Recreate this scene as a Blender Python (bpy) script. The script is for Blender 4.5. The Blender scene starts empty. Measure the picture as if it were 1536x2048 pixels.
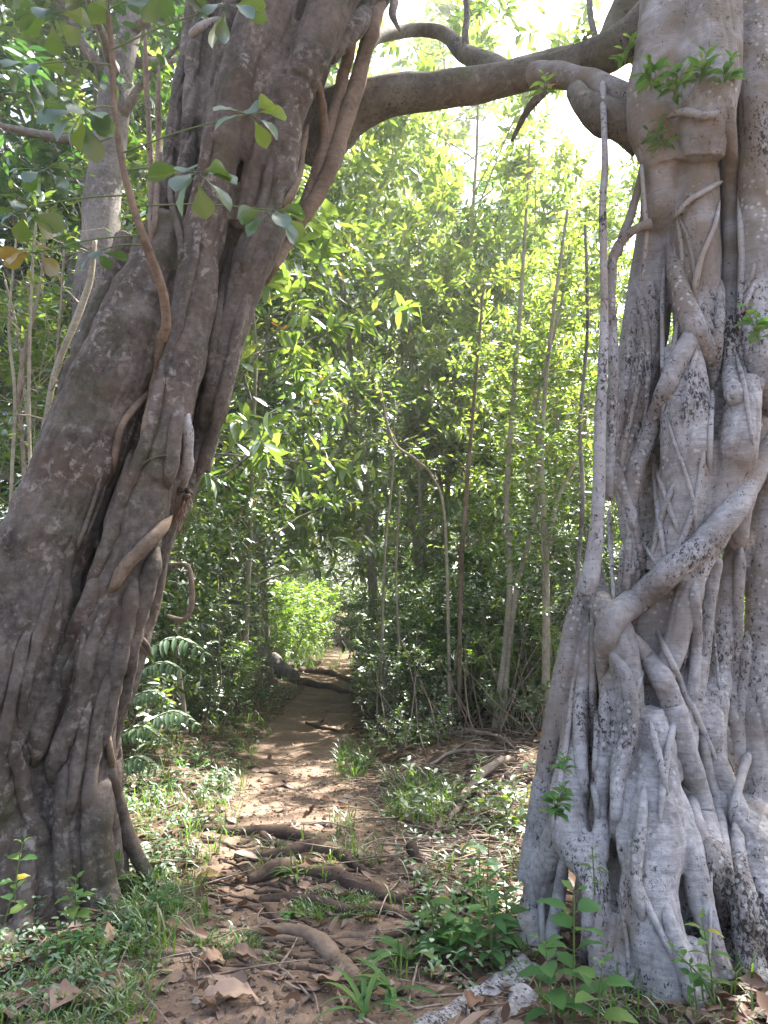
import bpy, math, random
import numpy as np
from mathutils import Vector

rng = np.random.default_rng(7)
random.seed(7)
SC = bpy.context.scene
COL = SC.collection
HAZE = .0028
R = math.radians

# ------------------------------------------------------------------ camera
F = 1479.0                     # focal length in pixels of the 1536 x 2048 photograph
HORIZON = 1240.0
TH = math.atan((HORIZON - 1024) / F)
CAM = np.array([0.0, 0.0, 1.5])
cd = bpy.data.cameras.new('camera')
cam = bpy.data.objects.new('camera', cd)
COL.objects.link(cam)
cam.location = CAM
cam.rotation_euler = (math.pi / 2 + TH, 0, 0)
cd.sensor_fit = 'VERTICAL'
cd.sensor_height = 24.0
cd.lens = 24.0 * F / 2048
cd.clip_start = 0.05
cd.clip_end = 2000
SC.camera = cam


def ray(px, py):
    x, y = (px - 768) / F, (1024 - py) / F
    return np.array([x, math.cos(TH) - y * math.sin(TH), math.sin(TH) + y * math.cos(TH)])


def P(px, py, Y):
    d = ray(px, py)
    return CAM + d * (Y / d[1])


def XX(px, Y):
    return P(px, HORIZON, Y)[0]


# ------------------------------------------------------------------ noise
def _hash(ix, iy, iz):
    n = (ix * 374761393 + iy * 668265263 + iz * 1442695041).astype(np.int64) & 0x7fffffff
    n = ((n ^ (n >> 13)) * 1274126177) & 0x7fffffff
    n = (n ^ (n >> 16)) & 0xffff
    return n / 65535.0


def vnoise(p):
    p = np.atleast_2d(np.asarray(p, float))
    i = np.floor(p).astype(np.int64)
    f = p - i
    f = f * f * (3 - 2 * f)
    out = 0
    for dx in (0, 1):
        for dy in (0, 1):
            for dz in (0, 1):
                w = (f[:, 0] if dx else 1 - f[:, 0]) * (f[:, 1] if dy else 1 - f[:, 1]) * (f[:, 2] if dz else 1 - f[:, 2])
                out = out + w * _hash(i[:, 0] + dx, i[:, 1] + dy, i[:, 2] + dz)
    return out * 2 - 1


def sstep(x, a, b):
    t = np.clip((np.asarray(x, float) - a) / (b - a), 0, 1)
    return t * t * (3 - 2 * t)


# ------------------------------------------------------------------ terrain
PATH_Y = np.array([-10, 2.5, 3.6, 4.65, 5.75, 7.5, 11, 16.3, 25, 37, 60])
PATH_X = np.array([-0.2, -.44, -.46, -.52, -.60, -.86, -1.08, -1.25, -1.6, -2.05, -2.6])
PATH_W = np.array([1.0, .85, .7, .62, .6, .62, .62, .5, .5, .5, .5])


def path_d(x, y):
    return x - np.interp(y, PATH_Y, PATH_X)


def ground_h(x, y, fine=True):
    x = np.asarray(x, float); y = np.asarray(y, float)
    d = path_d(x, y)
    h = 0.012 * np.maximum(y - 12, 0) + 0.02 * np.maximum(y - 32, 0)
    h = h - 0.11 * np.exp(-(d / .75) ** 2) * sstep(y, 5.6, 7.5)
    h = h + 0.55 * sstep(-d, .75, 3.2) * sstep(y, 4.6, 8) + 1.15 * sstep(-d, .6, 3.6) * sstep(y, 15, 25)
    h = h + 0.28 * sstep(d, .85, 3.0) * sstep(y, 5, 9)
    h = h + 0.05 * np.exp(-((y - 5.0) / .6) ** 2) * np.exp(-(d / 1.4) ** 2)
    sh = np.broadcast(x, y).shape
    q = np.stack([np.broadcast_to(x, sh).ravel(), np.broadcast_to(y, sh).ravel(), np.zeros(int(np.prod(sh)) if sh else 1)], 1)
    n = .045 * vnoise(q * [1.1, 1.1, 1]) + .022 * vnoise(q * [3.1, 3.1, 1] + 9)
    if fine:
        n = n + .010 * vnoise(q * [9, 9, 1] + 3) + .005 * vnoise(q * [23, 23, 1] + 5)
    return h + n.reshape(sh) if sh else float(h + n[0])


YS = np.geomspace(2.0, 90, 900)


def G(px, py):
    """the point of the ground seen at a pixel of the photograph"""
    d = ray(px, py)
    t = YS / d[1]
    pts = CAM + d[None] * t[:, None]
    below = np.nonzero(pts[:, 2] < ground_h(pts[:, 0], pts[:, 1], False))[0]
    k = below[0] if len(below) else len(YS) - 1
    p = pts[k].copy()
    p[2] = ground_h(p[0], p[1])
    return p


# ------------------------------------------------------------------ mesh builder
class MB:
    def __init__(self):
        self.V, self.Fq, self.n, self.tone = [], [], 0, []

    def add(self, V, faces, tone=None):
        """faces: list of int arrays (m,k)"""
        V = np.asarray(V, float).reshape(-1, 3)
        for f in faces:
            if len(f):
                self.Fq.append(np.asarray(f, np.int64) + self.n)
        self.V.append(V)
        t = np.full(len(V), .5) if tone is None else np.broadcast_to(np.asarray(tone, float), (len(V),))
        self.tone.append(t)
        self.n += len(V)

    def mesh(self, name, off=(0, 0, 0), smooth=True):
        V = np.concatenate(self.V) - np.asarray(off, float)
        loops = np.concatenate([f.ravel() for f in self.Fq])
        tot = np.concatenate([np.full(len(f), f.shape[1]) for f in self.Fq])
        start = np.concatenate([[0], np.cumsum(tot)[:-1]])
        me = bpy.data.meshes.new(name)
        me.vertices.add(len(V)); me.vertices.foreach_set('co', V.astype(np.float32).ravel())
        me.loops.add(len(loops)); me.loops.foreach_set('vertex_index', loops.astype(np.int32))
        me.polygons.add(len(tot)); me.polygons.foreach_set('loop_start', start.astype(np.int32))
        me.update(calc_edges=True)
        me.polygons.foreach_set('use_smooth', np.full(len(tot), smooth))
        a = me.attributes.new('tone', 'FLOAT', 'POINT')
        a.data.foreach_set('value', np.concatenate(self.tone).astype(np.float32))
        me.update()
        return me

    def obj(self, name, mat, parent=None, off=None, smooth=True):
        if off is None:
            off = parent.location if parent else (0, 0, 0)
        me = self.mesh(name, off, smooth)
        me.materials.append(mat)
        o = bpy.data.objects.new(name, me)
        COL.objects.link(o)
        if parent:
            o.parent = parent
        else:
            o.location = off
        return o


def norm(a):
    a = np.asarray(a, float)
    return a / np.maximum(np.linalg.norm(a, axis=-1, keepdims=True), 1e-9)


def spline(pts, n):
    """Catmull-Rom resampling of rows of any width"""
    p = np.asarray(pts, float)
    if len(p) < 3:
        t = np.linspace(0, 1, n)[:, None]
        return p[0] * (1 - t) + p[-1] * t
    q = np.vstack([2 * p[0] - p[1], p, 2 * p[-1] - p[-2]])
    u = np.linspace(0, len(p) - 1 - 1e-6, n)
    i = np.floor(u).astype(int); t = (u - i)[:, None]
    a, b, c, d = q[i], q[i + 1], q[i + 2], q[i + 3]
    return .5 * (2 * b + (c - a) * t + (2 * a - 5 * b + 4 * c - d) * t ** 2 + (3 * b - a - 3 * c + d) * t ** 3)


def tube(mb, pts, rad, sides=8, lump=0., seed=0., tone=None, flat=None):
    pts = np.asarray(pts, float); n = len(pts)
    rad = np.broadcast_to(np.asarray(rad, float), (n,))
    T = norm(np.gradient(pts, axis=0))
    up = np.array([0, 0, 1.]) if abs(T[0][2]) < .9 else np.array([1., 0, 0])
    N = norm(np.cross(T[0], up))
    Ns = []
    for k in range(n):
        N = norm(N - T[k] * np.dot(N, T[k]))
        Ns.append(N)
    Ns = np.array(Ns); B = np.cross(T, Ns)
    a = np.linspace(0, 2 * np.pi, sides, endpoint=False)
    rr = rad[:, None] * np.ones(sides)[None]
    if lump:
        q = np.stack([np.cos(a)[None] * 1.3 + 0 * rr, np.sin(a)[None] * 1.3 + 0 * rr,
                      np.linspace(0, n * .35, n)[:, None] + 0 * rr], -1).reshape(-1, 3) + seed * 17.3
        rr = rr * (1 + lump * vnoise(q).reshape(rr.shape))
    V = pts[:, None] + rr[..., None] * (np.cos(a)[None, :, None] * Ns[:, None] + np.sin(a)[None, :, None] * B[:, None])
    i = np.arange(n - 1)[:, None] * sides; j = np.arange(sides)[None]; j2 = (j + 1) % sides
    q = np.stack([i + j, i + j2, i + sides + j2, i + sides + j], -1).reshape(-1, 4)
    V = V.reshape(-1, 3)
    c0, c1 = n * sides, n * sides + 1
    jj = np.arange(sides)
    t0 = np.stack([np.full(sides, c0), (jj + 1) % sides, jj], 1)
    t1 = np.stack([np.full(sides, c1), (n - 1) * sides + jj, (n - 1) * sides + (jj + 1) % sides], 1)
    V = np.vstack([V, pts[0] - T[0] * rad[0] * .4, pts[-1] + T[-1] * rad[-1] * .4])
    mb.add(V, [q, np.vstack([t0, t1])], tone)


def leaves(mb, Pb, A, N, L, W, tone, droop=.12, fold=.18):
    """many small lance-shaped leaves, folded along the midrib"""
    n = len(Pb)
    if n == 0:
        return
    A = norm(A); S = norm(np.cross(A, N)); N = np.cross(S, A)
    L = np.broadcast_to(L, (n,))[:, None]; W = np.broadcast_to(W, (n,))[:, None]
    droop = np.broadcast_to(droop, (n,))[:, None]
    b = Pb
    m = Pb + A * .5 * L - N * droop * .25 * L
    t = Pb + A * L - N * droop * L
    def side(s, u, w, dd):
        return Pb + A * u * L + S * s * w * W + N * (fold * w * W - droop * dd * L)
    V = np.stack([b, m, t, side(1, .27, .43, .1), side(1, .66, .42, .45), side(-1, .27, .43, .1), side(-1, .66, .42, .45)], 1)
    k = np.arange(n)[:, None] * 7
    q = np.concatenate([k + [[0, 1, 4, 3]], k + [[0, 5, 6, 1]]])
    tr = np.concatenate([k + [[1, 2, 4]], k + [[1, 6, 2]]])
    mb.add(V.reshape(-1, 3), [q, tr], np.repeat(np.broadcast_to(tone, (n,)), 7))


def blades(mb, Pb, D, H, W, bend, tone):
    """grass blades: arching tapered strips"""
    n = len(Pb)
    D = norm(np.c_[D, np.zeros(n)]); S = np.c_[-D[:, 1], D[:, 0], np.zeros(n)]
    H = H[:, None]; W = W[:, None]; bend = bend[:, None]
    Z = np.array([0, 0, 1.])
    def at(u):
        return Pb + Z * H * (u - bend * .55 * u ** 3) + D * H * bend * u ** 1.8
    V = np.stack([at(0) - S * W * .35, at(0) + S * W * .35, at(.4) - S * W * .5, at(.4) + S * W * .5,
                  at(.75) - S * W * .36, at(.75) + S * W * .36, at(1.)], 1)
    k = np.arange(n)[:, None] * 7
    mb.add(V.reshape(-1, 3), [np.concatenate([k + [[0, 1, 3, 2]], k + [[2, 3, 5, 4]]]), k + [[4, 5, 6]]], np.repeat(tone, 7))


def bigleaf(mb, p, a, nrm, L, W, tone=.5, curl=.2, fold=.15, prof='ovate', wave=.0, seg=7, seed=0, cup=0.):
    """one broad leaf with a midrib, an outline, a curl and a wavy edge"""
    a = norm(a); s = norm(np.cross(a, nrm)); nn = np.cross(s, a)
    u = np.linspace(0, 1, seg + 1)
    if prof == 'ovate':
        w = np.sin(np.pi * u ** .72) ** .9
    elif prof == 'obovate':
        w = np.sin(np.pi * np.clip(u, 0, 1) ** 1.7) ** .75 * (.3 + .7 * u) * 1.25
    elif prof == 'lance':
        w = np.sin(np.pi * u ** .85)
    elif prof == 'strap':
        w = np.minimum(1, (1 - u) * 2.2) * (.6 + .4 * np.minimum(1, u * 4))
    elif prof == 'lobed':
        w = np.sin(np.pi * u ** .8) * (1 + .13 * np.sin(u * 17 + seed)) + .02
    w = np.maximum(w, .02) * W / 2
    ang = curl * u * 1.6
    # midrib bends downward as an arc
    x = np.cumsum(np.r_[0, np.cos(ang[:-1])]) * L / seg
    z = -np.cumsum(np.r_[0, np.sin(ang[:-1])]) * L / seg
    mid = p + a * x[:, None] + nn * z[:, None]
    r = np.random.default_rng(int(seed * 977 + 13))
    V = []
    for k, sd in enumerate((-1, -.5, 0, .5, 1)):
        zz = fold * abs(sd) * w + wave * W * (r.random(seg + 1) - .5) * abs(sd) * 2 - cup * (abs(sd) ** 2) * w
        V.append(mid + s * (w * sd)[:, None] + nn * zz[:, None])
    V = np.stack(V, 1).reshape(-1, 3)
    i = np.arange(seg)[:, None] * 5; j = np.arange(4)[None]
    q = np.stack([i + j, i + j + 1, i + j + 6, i + j + 5], -1).reshape(-1, 4)
    mb.add(V, [q], tone)


# ------------------------------------------------------------------ materials
def new_mat(name):
    m = bpy.data.materials.new(name); m.use_nodes = True
    nt = m.node_tree; nt.nodes.clear()
    return m, nt


def nd(nt, typ, **kw):
    n = nt.nodes.new(typ)
    for k, v in kw.items():
        if k in n.inputs.keys():
            n.inputs[k].default_value = v
        else:
            setattr(n, k, v)
    return n


def lk(nt, a, b):
    nt.links.new(a, b)


def ramp(nt, fac, stops, interp='LINEAR'):
    r = nt.nodes.new('ShaderNodeValToRGB')
    r.color_ramp.interpolation = interp
    e = r.color_ramp.elements
    while len(e) < len(stops):
        e.new(.5)
    for k, (p, c) in enumerate(stops):
        e[k].position = p
        e[k].color = (*c, 1) if len(c) == 3 else c
    lk(nt, fac, r.inputs[0])
    return r.outputs[0]


def noise(nt, vec, scale, detail=4, rough=.55, dist=0.):
    n = nd(nt, 'ShaderNodeTexNoise', Scale=scale, Detail=detail, Roughness=rough, Distortion=dist)
    if vec is not None:
        lk(nt, vec, n.inputs['Vector'])
    return n.outputs['Fac']


def mixc(nt, fac, a, b, mode='MIX'):
    n = nt.nodes.new('ShaderNodeMix'); n.data_type = 'RGBA'; n.blend_type = mode
    for inp, v in ((n.inputs[0], fac), (n.inputs[6], a), (n.inputs[7], b)):
        if hasattr(v, 'node'):
            lk(nt, v, inp)
        elif isinstance(v, (int, float)):
            inp.default_value = v
        else:
            inp.default_value = (*v, 1)
    return n.outputs[2]


def mth(nt, op, a, b=None, clamp=False):
    n = nt.nodes.new('ShaderNodeMath'); n.operation = op; n.use_clamp = clamp
    for inp, v in ((n.inputs[0], a), (n.inputs[1], b)):
        if v is None:
            continue
        if hasattr(v, 'node'):
            lk(nt, v, inp)
        else:
            inp.default_value = v
    return n.outputs[0]


def bumped(nt, height, strength=.4, dist=.01):
    b = nd(nt, 'ShaderNodeBump', Strength=strength, Distance=dist)
    lk(nt, height, b.inputs['Height'])
    return b.outputs[0]


def finish(nt, col, rough=.8, normal=None, spec=.3):
    b = nd(nt, 'ShaderNodeBsdfPrincipled')
    if hasattr(col, 'node'):
        lk(nt, col, b.inputs['Base Color'])
    else:
        b.inputs['Base Color'].default_value = (*col, 1)
    if hasattr(rough, 'node'):
        lk(nt, rough, b.inputs['Roughness'])
    else:
        b.inputs['Roughness'].default_value = rough
    b.inputs['Specular IOR Level'].default_value = spec
    if normal is not None:
        lk(nt, normal, b.inputs['Normal'])
    o = nt.nodes.new('ShaderNodeOutputMaterial')
    lk(nt, b.outputs[0], o.inputs[0])


def leaf_mat(name, stops, trans, tmix=.45, gloss=.10, rough=.38, vary=.25, fres=.35):
    """leaf colours spread over the leaves of one plant by the attribute 'tone'"""
    m, nt = new_mat(name)
    at = nd(nt, 'ShaderNodeAttribute', attribute_name='tone')
    inf = nt.nodes.new('ShaderNodeObjectInfo')
    v = mth(nt, 'MULTIPLY', mth(nt, 'SUBTRACT', inf.outputs['Random'], .5), vary)
    f = mth(nt, 'ADD', at.outputs['Fac'], v, True)
    col = ramp(nt, f, stops)
    tcol = ramp(nt, f, trans)
    d = nt.nodes.new('ShaderNodeBsdfDiffuse'); lk(nt, col, d.inputs[0])
    t = nt.nodes.new('ShaderNodeBsdfTranslucent'); lk(nt, tcol, t.inputs[0])
    mx = nt.nodes.new('ShaderNodeMixShader'); mx.inputs[0].default_value = tmix
    lk(nt, d.outputs[0], mx.inputs[1]); lk(nt, t.outputs[0], mx.inputs[2])
    g = nd(nt, 'ShaderNodeBsdfGlossy', Roughness=rough); g.inputs[0].default_value = (.9, .95, 1, 1)
    fr = nd(nt, 'ShaderNodeLayerWeight', Blend=.25)
    m2 = nt.nodes.new('ShaderNodeMixShader')
    fac = mth(nt, 'ADD', mth(nt, 'MULTIPLY', fr.outputs['Fresnel'], fres), gloss * .35)
    lk(nt, fac, m2.inputs[0]); lk(nt, mx.outputs[0], m2.inputs[1]); lk(nt, g.outputs[0], m2.inputs[2])
    o = nt.nodes.new('ShaderNodeOutputMaterial'); lk(nt, m2.outputs[0], o.inputs[0])
    return m


M = {}
GREEN = [(0, (.018, .05, .012)), (.45, (.04, .10, .02)), (.8, (.075, .15, .025)), (.96, (.13, .18, .03)), (1, (.28, .16, .03))]
GREEN_T = [(0, (.075, .17, .025)), (.45, (.21, .35, .045)), (.8, (.34, .48, .06)), (.96, (.44, .50, .08)), (1, (.5, .26, .04))]
M['leaf'] = leaf_mat('leaf_green', GREEN, GREEN_T, rough=.5, fres=.25)
M['leaf_dark'] = leaf_mat('leaf_dark_green', [(0, (.012, .035, .012)), (.6, (.028, .07, .02)), (1, (.06, .11, .025))],
                          [(0, (.03, .1, .02)), (.6, (.10, .24, .035)), (1, (.26, .40, .05))], tmix=.42, gloss=.1, fres=.2)
M['leaf_bright'] = leaf_mat('leaf_yellow_green', [(0, (.045, .11, .018)), (.5, (.085, .17, .024)), (1, (.16, .22, .03))],
                            [(0, (.18, .34, .04)), (.5, (.35, .50, .07)), (1, (.56, .60, .10))], tmix=.5, rough=.5, fres=.25)
M['leaf_lime'] = leaf_mat('leaf_lime_green', [(0, (.06, .15, .012)), (1, (.15, .25, .018))], [(0, (.2, .45, .02)), (1, (.44, .62, .03))], tmix=.5, rough=.6, fres=.1)
M['seedling'] = leaf_mat('seedling_leaf', [(0, (.05, .13, .045)), (.6, (.085, .18, .055)), (.9, (.15, .22, .06)), (1, (.35, .3, .05))],
                         [(0, (.1, .3, .05)), (.6, (.2, .42, .06)), (.9, (.35, .5, .07)), (1, (.5, .4, .06))], tmix=.35, gloss=.02, rough=.6, fres=.15)
M['fern'] = leaf_mat('fern_leaf', [(0, (.055, .12, .05)), (1, (.11, .2, .075))], [(0, (.1, .28, .06)), (1, (.2, .42, .08))], tmix=.3, gloss=.15, rough=.45)
M['octopus'] = leaf_mat('glossy_leaf', [(0, (.03, .075, .04)), (.85, (.06, .12, .05)), (.93, (.3, .2, .03)), (1, (.45, .27, .05))],
                        [(0, (.12, .26, .02)), (.85, (.34, .44, .03)), (.93, (.4, .28, .04)), (1, (.5, .34, .07))], tmix=.36, gloss=.25, rough=.3, vary=.1, fres=.25)
M['grass'] = leaf_mat('grass_blade', [(0, (.06, .12, .035)), (.75, (.12, .2, .05)), (1, (.3, .26, .12))],
                      [(0, (.14, .3, .04)), (.75, (.3, .48, .06)), (1, (.4, .34, .12))], tmix=.4, gloss=.03, rough=.5, fres=.15)
M['dead_leaf'] = leaf_mat('dead_leaf', [(0, (.06, .035, .024)), (.4, (.15, .09, .06)), (.8, (.27, .175, .125)), (1, (.40, .29, .22))],
                          [(0, (.08, .04, .02)), (.5, (.2, .1, .05)), (1, (.4, .25, .15))], tmix=.18, gloss=.0, rough=.7, vary=.1, fres=.08)
M['yellow_leaf'] = leaf_mat('yellow_leaf', [(0, (.42, .27, .06)), (1, (.55, .38, .12))], [(0, (.45, .28, .04)), (1, (.5, .35, .1))], tmix=.3)


def bark_mat(name, dark, light, blotch, black=.0, brown=None, moss=None, lines=.5, bump=.5, pale=None, base=False, spots=False):
    m, nt = new_mat(name)
    tc = nt.nodes.new('ShaderNodeTexCoord'); v = tc.outputs['Object']
    n1 = noise(nt, v, 3.2, 6, .62)
    n2 = noise(nt, v, 28, 6, .65)
    mix = mth(nt, 'ADD', mth(nt, 'MULTIPLY', n1, .6), mth(nt, 'MULTIPLY', n2, .4))
    col = ramp(nt, mix, [(.38, dark), (.6, light)])
    mp = nd(nt, 'ShaderNodeMapping'); mp.inputs['Scale'].default_value = (9, 9, 85); lk(nt, v, mp.inputs[0])
    ln = noise(nt, mp.outputs[0], 1.0, 3, .5, .6)           # fine rings round the stem
    col = mixc(nt, mth(nt, 'MULTIPLY', ramp(nt, ln, [(.5, (0, 0, 0)), (.72, (1, 1, 1))]), lines * .5), col, tuple(c * .55 for c in dark))
    if brown:
        nb = noise(nt, v, 1.5, 5, .62, .5)
        col = mixc(nt, mth(nt, 'MULTIPLY', ramp(nt, nb, [(.47, (0, 0, 0)), (.64, (1, 1, 1))]), .8), col, brown)
    if pale:
        np_ = noise(nt, v, 17, 5, .7, .3)
        na = noise(nt, v, 2.3, 3, .5)
        pf = mth(nt, 'MULTIPLY', ramp(nt, np_, [(.53, (0, 0, 0)), (.62, (1, 1, 1))]), ramp(nt, na, [(.42, (0, 0, 0)), (.62, (1, 1, 1))]))
        col = mixc(nt, mth(nt, 'MULTIPLY', pf, .7), col, pale)
    if moss:
        nm = noise(nt, v, 2.6, 5, .65)
        nf = noise(nt, v, 60, 3, .6)
        mf = mth(nt, 'MULTIPLY', ramp(nt, nm, [(.52, (0, 0, 0)), (.66, (1, 1, 1))]), ramp(nt, nf, [(.35, (.2, .2, .2)), (.6, (1, 1, 1))]))
        col = mixc(nt, mth(nt, 'MULTIPLY', mf, .8), col, moss)
    if black:
        ng = noise(nt, v, 1.9, 4, .6)
        mk = nd(nt, 'ShaderNodeMapping'); mk.inputs['Scale'].default_value = (1, 1, .6); lk(nt, v, mk.inputs[0])
        nk = noise(nt, mk.outputs[0], 62, 5, .72, .7)
        sm = mth(nt, 'ADD', mth(nt, 'MULTIPLY', ng, .62), nk)
        if base:    # mould climbs from the foot of the trunk
            sx = nt.nodes.new('ShaderNodeSeparateXYZ'); lk(nt, v, sx.inputs[0])
            mr = nd(nt, 'ShaderNodeMapRange'); lk(nt, sx.outputs['Z'], mr.inputs[0])
            mr.inputs[1].default_value = .05; mr.inputs[2].default_value = .5; mr.inputs[3].default_value = .07; mr.inputs[4].default_value = 0.
            sm = mth(nt, 'ADD', sm, mr.outputs[0])
            mz = nd(nt, 'ShaderNodeMapRange'); lk(nt, mth(nt, 'ADD', sx.outputs['Z'], mth(nt, 'MULTIPLY', n1, 1.6)), mz.inputs[0])
            mz.inputs[1].default_value = 4.05; mz.inputs[2].default_value = 4.5
            mossy = mth(nt, 'MULTIPLY', mz.outputs[0], ramp(nt, noise(nt, v, 7, 6, .7), [(.4, (.1, .1, .1)), (.6, (1, 1, 1))]))
            col = mixc(nt, mth(nt, 'MULTIPLY', mossy, .75), col, (.17, .135, .085))   # brown moss at the crown of the trunk
        kf = ramp(nt, sm, [(.89 - black, (0, 0, 0)), (.94 - black, (1, 1, 1))])
        col = mixc(nt, mth(nt, 'MULTIPLY', kf, .92), col, blotch)
    if spots:   # pale lichen dots
        vs = nd(nt, 'ShaderNodeTexVoronoi', Scale=26.); lk(nt, v, vs.inputs['Vector'])
        ns = noise(nt, v, 2.1, 3, .5)
        sf = mth(nt, 'MULTIPLY', ramp(nt, vs.outputs['Distance'], [(.2, (1, 1, 1)), (.3, (0, 0, 0))]), ramp(nt, ns, [(.48, (0, 0, 0)), (.58, (1, 1, 1))]))
        col = mixc(nt, mth(nt, 'MULTIPLY', sf, .5), col, (.6, .6, .56))
    h = mth(nt, 'ADD', mth(nt, 'MULTIPLY', n2, .7), mth(nt, 'MULTIPLY', ln, .35))
    h = mth(nt, 'ADD', h, mth(nt, 'MULTIPLY', noise(nt, v, 110, 4, .6), .25))
    finish(nt, col, .85, bumped(nt, h, bump, .012), .2)
    return m


M['bark_pale'] = bark_mat('pale_fig_bark', (.20, .19, .19), (.46, .445, .457), (.032, .028, .026), black=-.01, brown=(.20, .155, .12), lines=.8, bump=.7, base=True, spots=True)
M['bark_pale_clean'] = bark_mat('pale_root_bark', (.27, .255, .255), (.45, .435, .445), (.03, .03, .03), black=.0001, brown=(.3, .25, .2), lines=.8)
M['bark_brown'] = bark_mat('brown_fig_bark', (.045, .038, .034), (.185, .153, .135), (.022, .021, .02), black=.0, brown=(.10, .072, .052),
                           moss=(.055, .062, .03), pale=(.36, .32, .29), lines=.35, bump=.6)
M['bark_root'] = bark_mat('brown_root_bark', (.12, .085, .06), (.27, .2, .15), (.03, .025, .02), black=-.05, lines=.6)
M['bark_moss'] = bark_mat('mossy_limb_bark', (.075, .065, .05), (.19, .17, .14), (.02, .02, .018), black=-.02, moss=(.09, .10, .035), pale=(.3, .29, .25), lines=.4)
M['bark_stem'] = bark_mat('pale_stem_bark', (.21, .18, .13), (.42, .38, .29), (.05, .045, .04), black=-.06, lines=.8, bump=.3)
M['bark_grey'] = bark_mat('grey_tree_bark', (.10, .09, .08), (.27, .25, .23), (.03, .03, .03), black=-.02, lines=.5, pale=(.42, .4, .38))
M['soil_root'] = bark_mat('trail_root_bark', (.035, .025, .02), (.12, .083, .063), (.02, .016, .013), black=-.05, lines=.5)
M['twig'] = bark_mat('dry_twig', (.14, .10, .08), (.36, .29, .24), (.04, .03, .03), black=-.06, lines=.3, bump=.2)


m_, nt_ = new_mat('soil_crumb')
at_ = nd(nt_, 'ShaderNodeAttribute', attribute_name='tone')
finish(nt_, ramp(nt_, at_.outputs['Fac'], [(0, (.06, .042, .032)), (.7, (.19, .14, .105)), (1, (.36, .29, .235))]), .95); M['crumb'] = m_


def ground_mat():
    m, nt = new_mat('forest_floor')
    v = nt.nodes.new('ShaderNodeTexCoord').outputs['Object']
    at = nd(nt, 'ShaderNodeAttribute', attribute_name='tone')          # 1 on the trodden trail
    n1 = noise(nt, v, 1.6, 6, .6); n2 = noise(nt, v, 14, 6, .7); n3 = noise(nt, v, 70, 4, .7)
    mix = mth(nt, 'ADD', mth(nt, 'MULTIPLY', n1, .4), mth(nt, 'ADD', mth(nt, 'MULTIPLY', n2, .35), mth(nt, 'MULTIPLY', n3, .25)))
    soil = ramp(nt, mix, [(.36, (.09, .062, .046)), (.52, (.19, .135, .10)), (.64, (.33, .245, .185))])
    litter = ramp(nt, mix, [(.36, (.022, .017, .012)), (.5, (.065, .046, .032)), (.62, (.15, .105, .075))])
    vo = nd(nt, 'ShaderNodeTexVoronoi', Scale=17); lk(nt, v, vo.inputs['Vector'])
    lv = ramp(nt, vo.outputs['Color'], [(.2, (.04, .03, .02)), (.55, (.13, .085, .06)), (.85, (.24, .17, .125))])
    litter = mixc(nt, .55, litter, lv)
    edge = mth(nt, 'ADD', at.outputs['Fac'], mth(nt, 'MULTIPLY', mth(nt, 'SUBTRACT', n2, .5), .9))
    col = mixc(nt, ramp(nt, edge, [(.35, (0, 0, 0)), (.62, (1, 1, 1))]), litter, soil)
    pb = nd(nt, 'ShaderNodeTexVoronoi', Scale=55); lk(nt, v, pb.inputs['Vector'])
    pf = mth(nt, 'MULTIPLY', ramp(nt, pb.outputs['Distance'], [(.1, (1, 1, 1)), (.2, (0, 0, 0))]), ramp(nt, n1, [(.45, (0, 0, 0)), (.55, (1, 1, 1))]))
    col = mixc(nt, mth(nt, 'MULTIPLY', pf, .6), col, (.33, .25, .19))  # small pale crumbs in the soil
    h = mth(nt, 'ADD', mth(nt, 'MULTIPLY', n2, .6), mth(nt, 'ADD', mth(nt, 'MULTIPLY', n3, .4), mth(nt, 'MULTIPLY', pf, .3)))
    finish(nt, col, .95, bumped(nt, h, .7, .02), .15)
    return m


M['ground'] = ground_mat()

# ------------------------------------------------------------------ things
def tag(o, label=None, cat=None, group=None, kind=None):
    if label: o['label'] = label
    if cat: o['category'] = cat
    if group: o['group'] = group
    if kind: o['kind'] = kind
    return o


def empty(name, loc, label, cat, group=None):
    o = bpy.data.objects.new(name, None)
    o.empty_display_size = .1
    COL.objects.link(o)
    o.location = [float(c) for c in loc]
    return tag(o, label, cat, group)


def copy_tree(o, parent=None):
    c = o.copy(); COL.objects.link(c)
    c.parent = parent
    for ch in list(o.children):
        copy_tree(ch, c)
    return c


# ground sheet: fine near the camera, coarse towards the horizon
def build_ground():
    ys = np.concatenate([np.linspace(-60, -1, 20), np.linspace(-.5, 2, 12), np.linspace(2.08, 9, 190), np.geomspace(9.1, 40, 110), np.geomspace(43, 400, 22)])
    xs = np.concatenate([-np.geomspace(400, 7, 24), np.linspace(-6.8, 6.8, 270), np.geomspace(7, 400, 24)])
    X, Y = np.meshgrid(xs, ys)
    Z = ground_h(X, Y)
    far = sstep(np.hypot(X, Y), 60, 200)
    Z = Z * (1 - far) + far * 1.0
    V = np.stack([X, Y, Z], -1).reshape(-1, 3)
    ny, nx = X.shape
    i = np.arange(ny - 1)[:, None] * nx; j = np.arange(nx - 1)[None]
    q = np.stack([i + j, i + j + 1, i + nx + j + 1, i + nx + j], -1).reshape(-1, 4)
    w = np.interp(Y, PATH_Y, PATH_W)
    t = 1 - sstep(np.abs(path_d(X, Y)), w * .65, w * 1.35)
    mb = MB(); mb.add(V, [q], t.ravel())
    o = mb.obj('ground', M['ground'])
    tag(o, 'brown earth forest floor with a trodden trail', kind='structure')


build_ground()

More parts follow.
